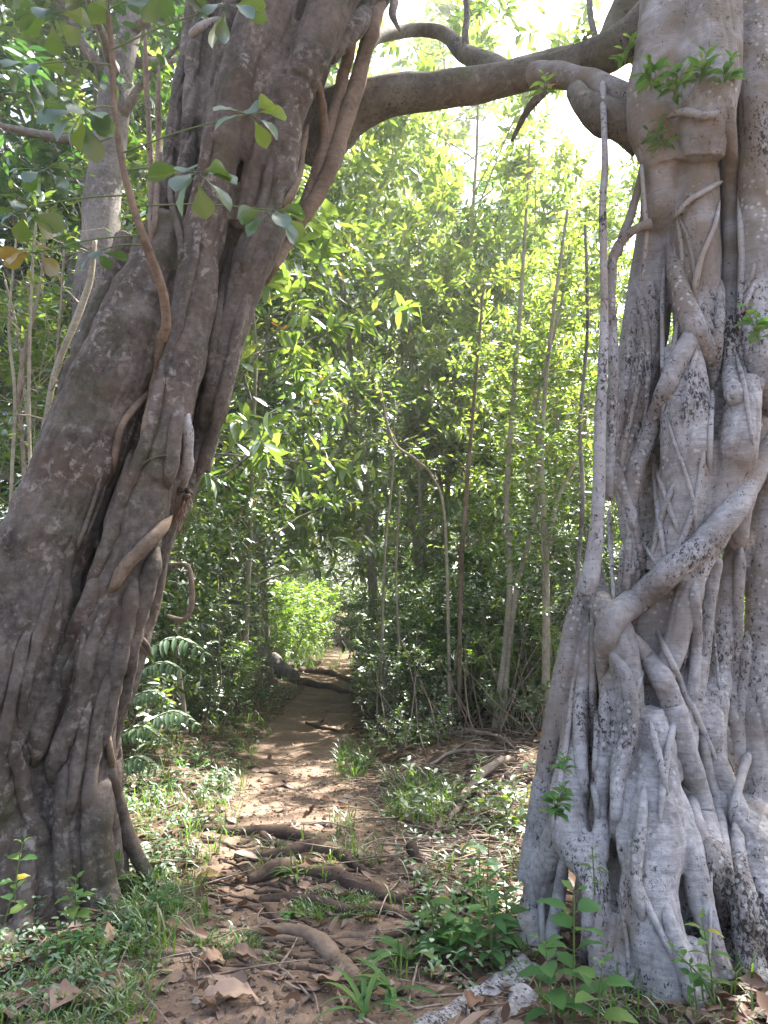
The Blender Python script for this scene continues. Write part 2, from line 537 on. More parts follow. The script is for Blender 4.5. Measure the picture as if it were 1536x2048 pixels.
# ------------------------------------------------------------------ the two great figs
def remeshed(mb, name, voxel, smooth_it=2):
    me = mb.mesh(name)
    o = bpy.data.objects.new(name, me); COL.objects.link(o)
    md = o.modifiers.new('r', 'REMESH'); md.mode = 'VOXEL'; md.voxel_size = voxel; md.use_smooth_shade = True
    sm = o.modifiers.new('s', 'SMOOTH'); sm.factor = .5; sm.iterations = smooth_it
    dg = bpy.context.evaluated_depsgraph_get()
    out = bpy.data.meshes.new_from_object(o.evaluated_get(dg))
    bpy.data.objects.remove(o)
    n = len(out.vertices)
    co = np.empty(n * 3, np.float32); out.vertices.foreach_get('co', co); co = co.reshape(-1, 3).astype(float)
    nr = np.empty(n * 3, np.float32); out.vertices.foreach_get('normal', nr); nr = nr.reshape(-1, 3)
    return out, co, nr


class Fig:
    """helps to lay strands on the front of a leaning, tapering core"""
    def __init__(self, rows, Yc, depth=.85, shrink=.88):
        self.shrink = shrink
        r = np.array(rows, float)
        self.py, self.xl, self.xr = r[:, 0], r[:, 1], r[:, 2]
        self.Yc, self.depth = Yc, depth

    def row(self, py):
        a, b = np.interp(py, self.py, self.xl), np.interp(py, self.py, self.xr)
        return (a + b) / 2, (b - a) / 2

    def front(self, px, py):
        c, w = self.row(py)
        u = np.clip((px - c) / w, -1, 1)
        b = w * self.Yc / F * self.depth
        return self.Yc - b * math.sqrt(max(0, 1 - u * u))

    def strand(self, pts, off=0., n=None):
        """pts rows (px, py, r_px): world points and radii; off in radii, + is towards the camera"""
        p = np.array(pts, float)
        n = n or max(6, int(np.abs(np.diff(p[:, :2], axis=0)).sum() / 18))
        p = spline(p, n)
        W, Rr = [], []
        for x, y, r in p:
            Y = self.front(x, y)
            rw = max(r, 1) * Y / F
            Y -= off * rw
            W.append(P(x, y, Y)); Rr.append(rw)
        return np.array(W), np.array(Rr)

    def core(self, mb, sides=40):
        pys = np.linspace(self.py[0], self.py[-1], 60)
        V = []
        a = np.linspace(0, 2 * np.pi, sides, endpoint=False)
        for y in pys:
            c, w = self.row(y)
            ctr = P(c, y, self.Yc)
            rx = w * self.Yc / F; ry = rx * self.depth
            q = np.stack([np.cos(a) * 2.2, np.sin(a) * 2.2, np.full(sides, y / 300.)], 1) + self.Yc
            k = self.shrink * (1 + .10 * vnoise(q))
            V.append(ctr + np.stack([np.cos(a) * rx * k, np.sin(a) * ry * k, 0 * a], 1))
        V = np.array(V)
        n = len(pys)
        i = np.arange(n - 1)[:, None] * sides; j = np.arange(sides)[None]; j2 = (j + 1) % sides
        q = np.stack([i + j2, i + j, i + sides + j, i + sides + j2], -1).reshape(-1, 4)
        jj = np.arange(sides)
        t0 = np.stack([np.full(sides, n * sides), jj, (jj + 1) % sides], 1)
        t1 = np.stack([np.full(sides, n * sides + 1), (n - 1) * sides + (jj + 1) % sides, (n - 1) * sides + jj], 1)
        V = np.vstack([V.reshape(-1, 3), V[0].mean(0), V[-1].mean(0)])
        mb.add(V, [q, np.vstack([t0, t1])])


def roughen(co, nr, amp, zs=.35, lean=0.):
    """long vertical ridges and shallow dents in the bark"""
    q = co * [9, 9, 9 * zs]
    d = amp * vnoise(q) + amp * .6 * vnoise(co * [21, 21, 9] + 4) + amp * .35 * vnoise(co * 40 + 8)
    c = co.copy(); c[:, 0] -= lean * c[:, 2]
    for k, (f, fz, a) in enumerate(((7., .8, 2.6), (15., 1.6, 1.4))):
        v = 1 - np.abs(vnoise(c * [f, f, fz] + 31 * k + .25 * vnoise(co * 5)[:, None]))
        d = d - amp * a * np.clip((v - .62) / .38, 0, 1) ** 2      # folds running along the trunk
    return co + nr * d[:, None]


def trunk_object(mb, name, mat, root, voxel, amp, lean=0.):
    me, co, nr = remeshed(mb, name, voxel)
    co = roughen(co, nr, amp, lean=lean) - np.array(root.location)
    me.vertices.foreach_set('co', co.astype(np.float32).ravel())
    me.polygons.foreach_set('use_smooth', np.ones(len(me.polygons), bool))
    me.update()
    me.materials.clear(); me.materials.append(mat)
    o = bpy.data.objects.new(name, me); COL.objects.link(o); o.parent = root
    return o


from mathutils.bvhtree import BVHTree


def surface_of(o):
    bpy.context.view_layer.update()
    return BVHTree.FromObject(o, bpy.context.evaluated_depsgraph_get()), np.array(o.parent.location)


def on_surface(bvh, org, fig, pts, off, n=None, smooth=4):
    """a strand lying on a finished trunk: bridges hollows, dips into the wood at both ends"""
    p = np.array(pts, float)
    n = n or max(10, int(np.abs(np.diff(p[:, :2], axis=0)).sum() / 9))
    p = spline(p, n)
    D = np.zeros(n)
    for k, (x, y, r) in enumerate(p):
        d = ray(x, y)
        h = bvh.ray_cast(Vector(CAM - org), Vector(d).normalized())
        D[k] = (np.array(h[0]) + org)[1] if h[0] is not None else fig.front(x, y)
    D = np.minimum(D, fig.Yc)
    m = np.array([D[max(0, k - smooth):k + smooth + 1].min() for k in range(n)]) * .55 + D * .45
    ker = np.ones(smooth * 2 + 1) / (smooth * 2 + 1)
    m = np.convolve(np.pad(m, smooth, 'edge'), ker, 'valid')
    rw = np.maximum(p[:, 2], 1) * m / F
    e = np.minimum(np.arange(n), np.arange(n)[::-1]) / max(3., n * .2)
    m = m - rw * (off - (2.0 + off) * (1 - np.clip(e, 0, 1)) ** 2)
    return np.array([P(x, y, yy) for (x, y, r), yy in zip(p, m)]), rw * (.22 + .78 * np.sin(np.clip(e, 0, 1) * np.pi / 2) ** .8)


def strands_on(fig, trunk, root, lst, name, smooth=4, lump=.16):
    bvh, org = surface_of(trunk)
    for k, (off, pts, mat) in enumerate(lst):
        w, r = on_surface(bvh, org, fig, pts, off, smooth=smooth)
        big = pts[len(pts) // 2][2] > 9
        mb = MB(); tube(mb, w, r, 22 if big else 9, lump if big else .12, k * 3.7 + pts[0][0] * .01)
        if big:
            V = np.concatenate(mb.V); c = np.repeat(w, 22, 0)
            nv = norm(V[:len(c)] - c)
            V[:len(c)] += nv * (lump / .16) * (.006 * vnoise(V[:len(c)] * [14, 14, 5]) + .004 * vnoise(V[:len(c)] * 33))[:, None]
            mb.V = [V]
        mb.obj(name, M[mat], root)


# ---- right fig: pale, wrapped in roots
RF = Fig([(-700, 1330, 1640), (-300, 1320, 1625), (0, 1300, 1610), (120, 1262, 1600), (250, 1262, 1590), (350, 1300, 1580), (450, 1315, 1580), (600, 1320, 1590),
          (750, 1280, 1600), (900, 1250, 1590), (1000, 1240, 1520), (1150, 1210, 1440), (1350, 1170, 1430), (1500, 1140, 1440), (1600, 1115, 1490),
          (1700, 1100, 1590), (1900, 1060, 1680), (2080, 1030, 1740), (2200, 1000, 1760)], 4.05, .8, .73)
bR = P(1330, 1990, 4.05); bR[2] = ground_h(bR[0], bR[1])
rightfig = empty('strangler_fig', bR, 'huge pale grey strangler fig wrapped in crossing roots on the right of the trail', 'tree')
RS = [  # fused strands: (offset, points)
    (.35, [(1320, 330, 42), (1322, 400, 42), (1315, 470, 46), (1302, 560, 46), (1288, 680, 48), (1268, 790, 46), (1255, 880, 38), (1252, 960, 30), (1258, 1050, 20), (1262, 1150, 12)]),
    (.5, [(1335, 470, 14), (1358, 570, 20), (1385, 645, 23), (1412, 700, 22), (1428, 760, 16)]),
    (.5, [(1400, 640, 18), (1372, 690, 21), (1335, 770, 19), (1305, 850, 18), (1282, 910, 20), (1265, 980, 18), (1260, 1060, 12)]),
    (.6, [(1456, 150, 17), (1458, 300, 18), (1463, 450, 19), (1460, 600, 19), (1462, 700, 18), (1466, 780, 20), (1482, 820, 30)]),
    (.3, [(1500, 760, 30), (1480, 850, 42), (1470, 930, 42), (1440, 1000, 40), (1410, 1060, 34), (1370, 1120, 30)]),
    (.5, [(1442, 560, 10), (1438, 640, 12), (1430, 720, 13), (1424, 790, 9)]),
    (.75, [(1580, 840, 25), (1536, 892, 25), (1490, 980, 25), (1450, 1040, 27), (1400, 1092, 28), (1340, 1142, 28), (1290, 1188, 27), (1245, 1222, 27), (1216, 1258, 25), (1206, 1320, 18), (1203, 1400, 11)]),
    (.45, [(1192, 1090, 16), (1188, 1150, 22), (1205, 1210, 26), (1232, 1262, 36), (1250, 1330, 34), (1260, 1400, 30), (1255, 1480, 26), (1252, 1560, 22), (1246, 1640, 20), (1252, 1710, 17), (1268, 1780, 26)]),
    (.85, [(1232, 1240, 20), (1290, 1310, 22), (1330, 1370, 23), (1355, 1440, 24), (1375, 1520, 24), (1400, 1600, 23), (1420, 1680, 22), (1440, 1780, 20), (1455, 1880, 19), (1470, 1970, 22)]),
    (.4, [(1440, 1060, 28), (1395, 1125, 32), (1370, 1220, 30), (1345, 1310, 26), (1320, 1380, 20)]),
    (.4, [(1432, 1120, 15), (1412, 1250, 17), (1402, 1350, 15), (1388, 1450, 14), (1380, 1540, 12)]),
    (.15, [(1500, 960, 24), (1482, 1040, 25), (1462, 1150, 26), (1440, 1290, 30), (1428, 1380, 36), (1418, 1450, 36), (1432, 1520, 27), (1463, 1590, 25), (1490, 1660, 25), (1520, 1730, 26), (1545, 1810, 26), (1560, 1900, 30)]),
    (.1, [(1436, 1455, 20), (1465, 1500, 17), (1484, 1550, 17), (1492, 1610, 16), (1500, 1680, 18)]),
    (.0, [(1182, 1130, 15), (1152, 1240, 22), (1128, 1350, 25), (1108, 1450, 25), (1092, 1560, 27), (1072, 1680, 27), (1055, 1760, 24)]),
    (.3, [(1190, 1060, 14), (1180, 1180, 14), (1166, 1300, 22), (1158, 1400, 28), (1148, 1500, 34), (1138, 1600, 40), (1146, 1680, 42), (1185, 1750, 34), (1200, 1850, 32), (1215, 1960, 34), (1230, 2080, 40)]),
    (.3, [(1130, 1650, 34), (1095, 1740, 32), (1072, 1840, 34), (1060, 1940, 38), (1040, 2060, 44)]),
    (.2, [(1205, 1270, 10), (1214, 1330, 16), (1216, 1400, 19), (1208, 1500, 21), (1204, 1600, 17), (1200, 1720, 18)]),
    (.1, [(1300, 1420, 30), (1310, 1500, 42), (1312, 1600, 48), (1310, 1700, 52), (1296, 1790, 54), (1312, 1880, 56), (1340, 1980, 58), (1360, 2090, 64)]),
    (.35, [(1345, 1560, 18), (1368, 1640, 24), (1386, 1720, 28), (1402, 1800, 28), (1425, 1880, 22), (1450, 1960, 26)]),
    (.35, [(1268, 1770, 26), (1262, 1850, 28), (1250, 1950, 34), (1245, 2080, 44)]),
    (.1, [(1430, 1700, 24), (1470, 1780, 28), (1490, 1860, 26), (1505, 1960, 34), (1520, 2080, 44)]),
    (.2, [(1380, 1880, 24), (1400, 1980, 34), (1420, 2090, 44)]),
    (.3, [(1500, -300, 44), (1508, 0, 42), (1510, 200, 42), (1512, 400, 40), (1516, 600, 40), (1530, 740, 36), (1560, 820, 30)]),
    (.2, [(1330, -300, 60), (1335, 0, 60), (1320, 130, 62), (1308, 240, 60), (1325, 330, 46)]),
    (.1, [(1420, -300, 70), (1415, 0, 72), (1410, 200, 70), (1400, 320, 50)]),
    (.1, [(1548, 930, 30), (1535, 1010, 32), (1524, 1120, 32), (1517, 1300, 31), (1512, 1450, 31), (1510, 1600, 32), (1512, 1750, 36), (1530, 1900, 40)]),
    (.0, [(1330, 1400, 18), (1345, 1470, 20), (1352, 1560, 18)]),
    (.0, [(1395, 1320, 24), (1372, 1400, 22), (1368, 1480, 18)]),
]
mb = MB()
RF.core(mb)
RS2 = [(.35, p, 'bark_pale') for o_, p in RS if o_ >= .5]
RS = [q_ for q_ in RS if q_[0] < .5] + [(-.5, [(1392, 340, 50), (1390, 450, 52), (1392, 560, 52), (1396, 680, 48)]), (-.3, [(1360, 700, 40), (1370, 800, 50), (1372, 920, 52), (1360, 1050, 50), (1330, 1150, 40)])]
for k, (off, pts) in enumerate(RS):
    w, r = RF.strand(pts, off * .9 + .38)
    r = r * (.9 if max(q_[2] for q_ in pts) < 44 else 1.)
    tube(mb, w, r, 18, .05, k)
# buttress roots running out over the soil
for pts in ([(1055, 1930, 34), (1000, 1975, 28), (930, 2010, 26), (860, 2050, 24), (800, 2100, 22)],
            [(1060, 1990, 30), (1010, 2030, 26), (950, 2075, 24)],
            [(1480, 1930, 34), (1520, 1960, 26), (1570, 1980, 24)]):
    q = []
    for x, y, r in pts:
        g = G(x, y); rw = r * g[1] / F; g[2] -= rw * .45
        q.append([*g, rw])
    q = spline(q, 16)
    tube(mb, q[:, :3], q[:, 3], 14, .35, pts[0][0])
rtrunk = trunk_object(mb, 'trunk', M['bark_pale'], rightfig, .0085, .004)


def fig_part(fig, root, name, pts, off, mat, sides=9, lump=.1, label=None):
    mb = MB(); w, r = fig.strand(pts, off)
    tube(mb, w, r, sides, lump, pts[0][0] * .01)
    o = mb.obj(name, mat, root)
    if label: o['label'] = label
    return o


RTHIN = [  # slender roots that stand free of the trunk
    (1.3, [(1187, 1110, 6), (1186, 1300, 7), (1185, 1450, 8), (1187, 1550, 8), (1192, 1600, 7), (1200, 1650, 5)]),
    (1.6, [(1425, 780, 6), (1421, 860, 5.5), (1418, 945, 6)]),
    (2.2, [(1332, 830, 4), (1350, 890, 4), (1372, 950, 4), (1388, 1010, 4.5), (1392, 1070, 5)]),
    (2.5, [(1292, 878, 8), (1303, 900, 7), (1310, 960, 6), (1317, 1030, 6), (1325, 1090, 5), (1334, 1145, 4)]),
    (1.0, [(1213, 875, 8), (1230, 930, 10), (1247, 980, 11), (1262, 1030, 12), (1272, 1080, 12), (1284, 1130, 11), (1288, 1180, 9)]),
    (1.0, [(1245, 1000, 6), (1258, 1060, 7), (1272, 1130, 7), (1280, 1200, 6)]),
    (2.0, [(1218, 1010, 5), (1221, 1080, 5), (1225, 1150, 4.5), (1228, 1215, 4)]),
    (2.0, [(1246, 1090, 7), (1244, 1150, 7), (1245, 1215, 6)]),
    (1.6, [(1258, 1060, 7), (1256, 1130, 8), (1252, 1200, 7)]),
    (1.5, [(1345, 440, 5), (1378, 402, 6), (1420, 376, 6), (1446, 362, 5)]),
    (1.5, [(1355, 430, 4), (1375, 480, 4), (1388, 540, 4.5), (1392, 590, 4)]),
    (1.2, [(1440, 400, 5), (1430, 450, 5), (1405, 510, 6), (1392, 560, 7), (1388, 600, 5)]),
    (1.2, [(1348, 470, 5), (1350, 540, 6), (1355, 600, 6), (1362, 660, 5)]),
    (1.4, [(1330, 520, 4), (1325, 600, 5), (1325, 700, 5), (1325, 760, 5)]),
    (1.5, [(1510, 520, 5), (1500, 560, 5), (1475, 600, 5)]),
    (1.5, [(1512, 560, 4), (1495, 600, 5), (1482, 630, 4)]),
    (1.2, [(1300, 760, 4), (1292, 820, 4), (1282, 880, 4)]),
    (1.0, [(1470, 700, 5), (1488, 770, 5), (1500, 850, 4), (1508, 900, 4)]),
    (1.3, [(1290, 1090, 4), (1310, 1125, 4), (1330, 1150, 4)]),
    (1.0, [(1300, 1440, 6), (1312, 1490, 7), (1325, 1540, 7), (1335, 1600, 5)]),
    (1.0, [(1425, 1240, 3), (1432, 1310, 3), (1440, 1390, 3)]),
    (1.2, [(1424, 1690, 3), (1422, 1780, 3), (1420, 1880, 3), (1418, 1930, 3)]),
    (1.0, [(1232, 1780, 3.5), (1245, 1830, 4), (1255, 1900, 4), (1258, 1960, 3)]),
    (1.0, [(1083, 1790, 6), (1085, 1860, 7), (1090, 1930, 7)]),
    (.7, [(1470, 1640, 12), (1478, 1720, 13), (1486, 1800, 13), (1500, 1880, 12)]),
    (.7, [(1500, 1250, 10), (1488, 1350, 11), (1478, 1450, 11), (1482, 1560, 10)]),
    (.6, [(1480, 1080, 12), (1478, 1180, 11), (1470, 1300, 11), (1466, 1420, 11), (1470, 1520, 10)]),
    (.6, [(1500, 1500, 9), (1480, 1560, 9), (1462, 1640, 9)]),
]
NT = len(RTHIN)
RTHIN += [(1.2, [(1350, 400, 5), (1364, 520, 5), (1356, 640, 5), (1340, 740, 4)]), (1.2, [(1408, 640, 5), (1380, 760, 6), (1366, 880, 5)]), (1.0, [(1300, 900, 5), (1330, 990, 6), (1362, 1080, 5)]),
          (1.0, [(1350, 960, 5), (1322, 1040, 6), (1300, 1130, 5)]), (1.0, [(1290, 640, 5), (1278, 760, 6), (1252, 880, 6), (1240, 960, 5)]), (1.2, [(1476, 380, 6), (1484, 520, 7), (1480, 660, 7), (1492, 760, 6)]),
          (1.0, [(1205, 1230, 5), (1196, 1360, 6), (1192, 1500, 6), (1182, 1640, 5)]), (1.0, [(1290, 1330, 5), (1262, 1420, 6), (1236, 1520, 6), (1218, 1640, 5)]), (1.0, [(1372, 1300, 6), (1352, 1420, 7), (1330, 1540, 7), (1318, 1660, 5)]),
          (1.0, [(1310, 1250, 6), (1350, 1340, 7), (1396, 1440, 7), (1440, 1540, 6)]), (1.0, [(1410, 1560, 6), (1440, 1680, 7), (1476, 1790, 7), (1512, 1880, 6)]), (1.0, [(1260, 1680, 6), (1282, 1780, 7), (1330, 1880, 7), (1372, 1960, 6)]),
          (1.0, [(1410, 880, 6), (1396, 980, 6), (1372, 1060, 6), (1340, 1120, 5)]), (1.0, [(1150, 1330, 5), (1138, 1450, 6), (1118, 1580, 6), (1098, 1700, 5)])]
RS2 += [(.3, [(1262, 1400, 16), (1255, 1480, 18), (1236, 1560, 14), (1232, 1640, 12), (1226, 1720, 11)], 'bark_pale'),
        (.35, [(1210, 1290, 10), (1250, 1350, 13), (1262, 1430, 15), (1240, 1520, 15), (1222, 1600, 13), (1212, 1700, 12)], 'bark_pale'),
        (.35, [(1385, 1150, 10), (1392, 1240, 12), (1390, 1340, 12), (1380, 1430, 11)], 'bark_pale'),
        (.3, [(1345, 1420, 12), (1362, 1500, 14), (1380, 1600, 15), (1410, 1700, 14), (1432, 1790, 12)], 'bark_pale'),
        (.3, [(1440, 1560, 12), (1456, 1640, 14), (1476, 1720, 14), (1500, 1800, 14), (1512, 1900, 13)], 'bark_pale'),
        (.3, [(1180, 1220, 10), (1172, 1320, 12), (1160, 1420, 14), (1162, 1520, 13), (1176, 1620, 11)], 'bark_pale'),
        (.3, [(1270, 600, 11), (1256, 720, 12), (1236, 840, 12), (1226, 940, 10)], 'bark_pale'),
        (.3, [(1404, 1420, 9), (1412, 1520, 11), (1436, 1620, 12), (1450, 1720, 12), (1462, 1820, 10)], 'bark_pale'),
        (.3, [(1290, 1560, 9), (1282, 1660, 11), (1272, 1760, 12), (1290, 1860, 12)], 'bark_pale'),
        (.3, [(1130, 1700, 10), (1118, 1790, 12), (1104, 1880, 13), (1100, 1970, 12)], 'bark_pale'),
        (.3, [(1180, 1740, 10), (1176, 1830, 12), (1172, 1920, 13), (1160, 2010, 14)], 'bark_pale'),
        (.3, [(1330, 1800, 12), (1350, 1880, 14), (1375, 1960, 16), (1400, 2040, 18)], 'bark_pale'),
        (.3, [(1268, 560, 7), (1290, 640, 8), (1296, 740, 8), (1290, 840, 7)], 'bark_pale')]
RS2 += [(.6, [(1332, 236, 5), (1368, 224, 9), (1410, 232, 9), (1446, 222, 6)], 'bark_pale')]
strands_on(RF, rtrunk, rightfig, RS2, 'clasping_root', 4, .07)
strands_on(RF, rtrunk, rightfig, [(min(off * .7, 1.4), pts, 'bark_pale_clean' if k_ % 2 else 'bark_pale') for k_, (off, pts) in enumerate(RTHIN[:NT])], 'aerial_root', 5)


def free_tube(pts, Y, n=None):
    p = np.array(pts, float)
    if p.shape[1] == 3:
        p = np.c_[p, np.full(len(p), Y)]
    p = spline(p, n or max(8, int(np.abs(np.diff(p[:, :2], axis=0)).sum() / 16)))
    return np.array([P(x, y, yy) for x, y, r, yy in p]), np.array([r * yy / F for x, y, r, yy in p])


def free_part(name, pts, Y, mat, root, sides=10, lump=.1, label=None):
    mb = MB(); w, r = free_tube(pts, Y)
    tube(mb, w, r, sides, lump, pts[0][0] * .013)
    o = mb.obj(name, mat, root)
    if label: o['label'] = label
    return o


for pts, Y, mt in (
        ([(1206, 150, 8, 4.03), (1207, 215, 7, 3.84), (1210, 330, 7, 3.74), (1205, 430, 8, 3.67), (1209, 600, 8, 3.62), (1206, 720, 10, 3.62), (1201, 830, 12, 3.62), (1199, 950, 13, 3.62), (1195, 1040, 14, 3.62), (1188, 1110, 17, 3.62), (1178, 1160, 18, 3.62), (1168, 1188, 13, 3.62)], 3.62, 'bark_pale_clean'),
        ([(1225, 530, 9), (1222, 620, 10), (1227, 720, 11), (1225, 800, 11), (1222, 900, 10), (1218, 1000, 8)], 3.72, 'bark_pale'),
        ([(1292, 310, 8), (1278, 370, 8), (1262, 430, 9), (1246, 470, 9), (1236, 510, 8)], 3.85, 'bark_pale'),
        ([(1300, 448, 12), (1272, 458, 9), (1245, 480, 10), (1228, 510, 11), (1218, 548, 8)], 3.72, 'bark_pale'),
        ([(1283, 330, 4), (1288, 400, 5), (1292, 470, 5), (1285, 560, 4)], 3.75, 'bark_pale_clean')):
    free_part('aerial_root', pts, Y, M[mt], rightfig, 10, .12)

strands_on(RF, rtrunk, rightfig, [(.3, pts, 'bark_pale_clean') for off, pts in RTHIN[NT:]], 'aerial_root', 2)
# limbs of the right fig
free_part('limb', [(1330, 20, 56, 4.0), (1265, 75, 46, 4.1), (1210, 105, 40, 4.2), (1150, 122, 34, 4.35), (1060, 140, 33, 4.5), (1000, 155, 30, 4.6)], 4.2, M['bark_moss'], rightfig, 14, .12)
free_part('limb', [(1215, 100, 30, 4.2), (1232, 50, 29, 4.3), (1258, 0, 32, 4.4), (1290, -80, 34, 4.5), (1330, -260, 36, 4.8)], 4.3, M['bark_moss'], rightfig, 14, .12)
free_part('limb', [(1290, 225, 46, 3.95), (1230, 190, 32, 4.0), (1180, 168, 28, 4.1), (1130, 152, 28, 4.25), (1080, 148, 28, 4.4), (1030, 155, 24, 4.5)], 4.0, M['bark_pale'], rightfig, 14, .2)
free_part('limb', [(1290, 265, 50, 3.9), (1235, 240, 38, 3.9), (1200, 228, 35, 3.95), (1172, 208, 30, 4.0), (1150, 180, 22, 4.1)], 3.95, M['bark_moss'], rightfig, 14, .25)
free_part('limb', [(1100, 170, 13, 4.35), (1078, 192, 11, 4.3), (1050, 228, 8, 4.35), (1024, 282, 4, 4.4)], 4.3, M['bark_brown'], rightfig, 8, .25)
free_part('limb', [(1195, 90, 8, 4.3), (1182, 40, 7, 4.3), (1178, 0, 7, 4.4), (1170, -60, 6, 4.5)], 4.3, M['bark_grey'], rightfig, 8, .15)
free_part('limb', [(1460, -60, 60, 4.1), (1440, -400, 55, 4.3), (1380, -800, 45, 4.8)], 4.3, M['bark_pale'], rightfig, 12, .12)

# ---- left fig: brown, leaning over the trail
LF = Fig([(-700, 520, 960), (-300, 440, 850), (0, 395, 740), (150, 360, 680), (300, 325, 625), (450, 300, 570), (600, 230, 500), (750, 160, 455), (900, 100, 400), (1050, 40, 345),
          (1200, -20, 300), (1350, -70, 262), (1500, -100, 215), (1650, -120, 205), (1800, -140, 190), (1950, -160, 190), (2100, -170, 190)], 4.45, .85)
bL = P(60, 1880, 4.45); bL[2] = ground_h(bL[0], bL[1])
leftfig = empty('strangler_fig', bL, 'thick brown strangler fig with fused stems leaning in from the left of the trail', 'tree')
LS = [
    (.0, [(352, 440, 48), (330, 500, 60), (290, 600, 72), (238, 720, 80), (188, 840, 85), (135, 980, 90), (88, 1100, 94), (45, 1250, 95), (8, 1400, 98), (-25, 1550, 98), (-35, 1700, 90), (-45, 1850, 90)]),
    (.45, [(585, -200, 52), (548, -40, 50), (512, 60, 48), (482, 160, 47), (452, 265, 45), (430, 360, 42), (408, 460, 44), (392, 560, 45), (376, 680, 46), (356, 780, 45), (325, 880, 42), (300, 960, 44)]),
    (.1, [(300, 940, 50), (270, 1060, 60), (238, 1170, 58), (205, 1300, 56), (180, 1420, 54), (162, 1550, 54), (150, 1650, 50), (160, 1760, 46), (165, 1880, 50)]),
    (.4, [(735, -200, 54), (690, -60, 52), (650, 36, 50), (614, 125, 46), (596, 165, 42)]),
    (.15, [(590, 175, 46), (572, 240, 40), (560, 330, 40), (542, 420, 40), (512, 500, 42), (486, 580, 40), (458, 660, 38), (436, 760, 38), (416, 850, 32), (396, 940, 26)]),
    (.2, [(655, 110, 24), (690, 72, 28), (730, 32, 28), (768, -30, 30), (830, -160, 30)]),
    (.0, [(560, 440, 22), (530, 510, 26), (504, 560, 27), (483, 620, 26), (466, 680, 26), (438, 800, 26), (396, 900, 25), (362, 1000, 25), (324, 1080, 27), (298, 1180, 29), (272, 1280, 28), (247, 1370, 28), (215, 1470, 26), (200, 1560, 26)]),
    (.3, [(600, -120, 30), (575, 0, 30), (558, 90, 28), (540, 180, 26), (520, 280, 24), (500, 370, 24), (478, 450, 22)]),
    (.2, [(408, -120, 20), (388, 0, 18), (371, 120, 18), (352, 220, 17), (337, 320, 17), (327, 420, 18), (318, 500, 18)]),
    (.3, [(440, -120, 20), (412, 0, 18), (392, 90, 19), (380, 200, 20), (372, 330, 20), (362, 430, 18), (352, 500, 14)]),
    (.1, [(500, -120, 30), (462, 40, 24), (440, 150, 20), (424, 260, 18), (412, 350, 14)]),
    (.2, [(205, 1120, 16), (178, 1200, 18), (142, 1290, 20), (112, 1370, 20), (84, 1450, 22), (62, 1560, 22)]),
    (.2, [(232, 1170, 12), (205, 1240, 14), (178, 1310, 15), (162, 1400, 16), (120, 1500, 18), (98, 1600, 20)]),
    (.3, [(250, 1200, 14), (235, 1300, 16), (205, 1420, 18), (180, 1520, 20), (120, 1620, 24), (105, 1740, 34), (85, 1880, 50)]),
    (.2, [(62, 1500, 26), (40, 1600, 36), (30, 1700, 46), (10, 1800, 46), (5, 1900, 40)]),
    (.35, [(20, 1470, 14), (40, 1540, 13), (60, 1620, 16), (90, 1700, 22)]),
    (.25, [(200, 1540, 30), (196, 1640, 28), (200, 1730, 26), (210, 1810, 28), (215, 1880, 26)]),
    (.2, [(212, 1490, 16), (224, 1570, 15), (242, 1640, 15), (268, 1700, 14), (296, 1760, 13), (316, 1830, 11), (325, 1880, 9)]),
    (.1, [(206, 1560, 16), (222, 1650, 15), (234, 1740, 14), (240, 1800, 12)]),
    (.1, [(196, 1700, 18), (215, 1770, 17), (225, 1830, 15)]),
    (.3, [(372, 820, 16), (352, 930, 22), (330, 1010, 26), (318, 1060, 26)]),
    (.1, [(250, 470, 22), (225, 560, 24), (185, 660, 26), (140, 770, 24), (108, 860, 20)]),
]
mb = MB()
LF.core(mb)
LS += [(.0, [(216, 1470, 24), (219, 1570, 28), (222, 1680, 32), (230, 1780, 34), (238, 1870, 30)]), (.0, [(70, 1470, 24), (74, 1570, 30), (80, 1680, 36), (84, 1780, 38), (88, 1880, 40)]),
       (.0, [(140, 1480, 26), (145, 1600, 30), (150, 1720, 34), (150, 1860, 36)])]
FOLD = [p for o_, p in LS if max(q_[2] for q_ in p) <= 36 and p[0][1] > 1000 and o_ > 0]
LS = [q_ for q_ in LS if not any(q_[1] is f_ for f_ in FOLD)]
for k, (off, pts) in enumerate(LS):
    w, r = LF.strand(pts, off * .9 + .3)
    tube(mb, w, r, 16, .10, k + 50)
for pts in ([(20, 1870, 40), (-20, 1920, 30), (-80, 1960, 24)], [(210, 1800, 22), (250, 1850, 17), (300, 1900, 13), (360, 1912, 10)]):
    q = []
    for x, y, r in pts:
        g = G(x, y); rw = r * g[1] / F; g[2] -= rw * .45
        q.append([*g, rw])
    q = spline(q, 16)
    tube(mb, q[:, :3], q[:, 3], 14, .15, pts[0][0])
ltrunk = trunk_object(mb, 'trunk', M['bark_brown'], leftfig, .0105, .0065, .31)
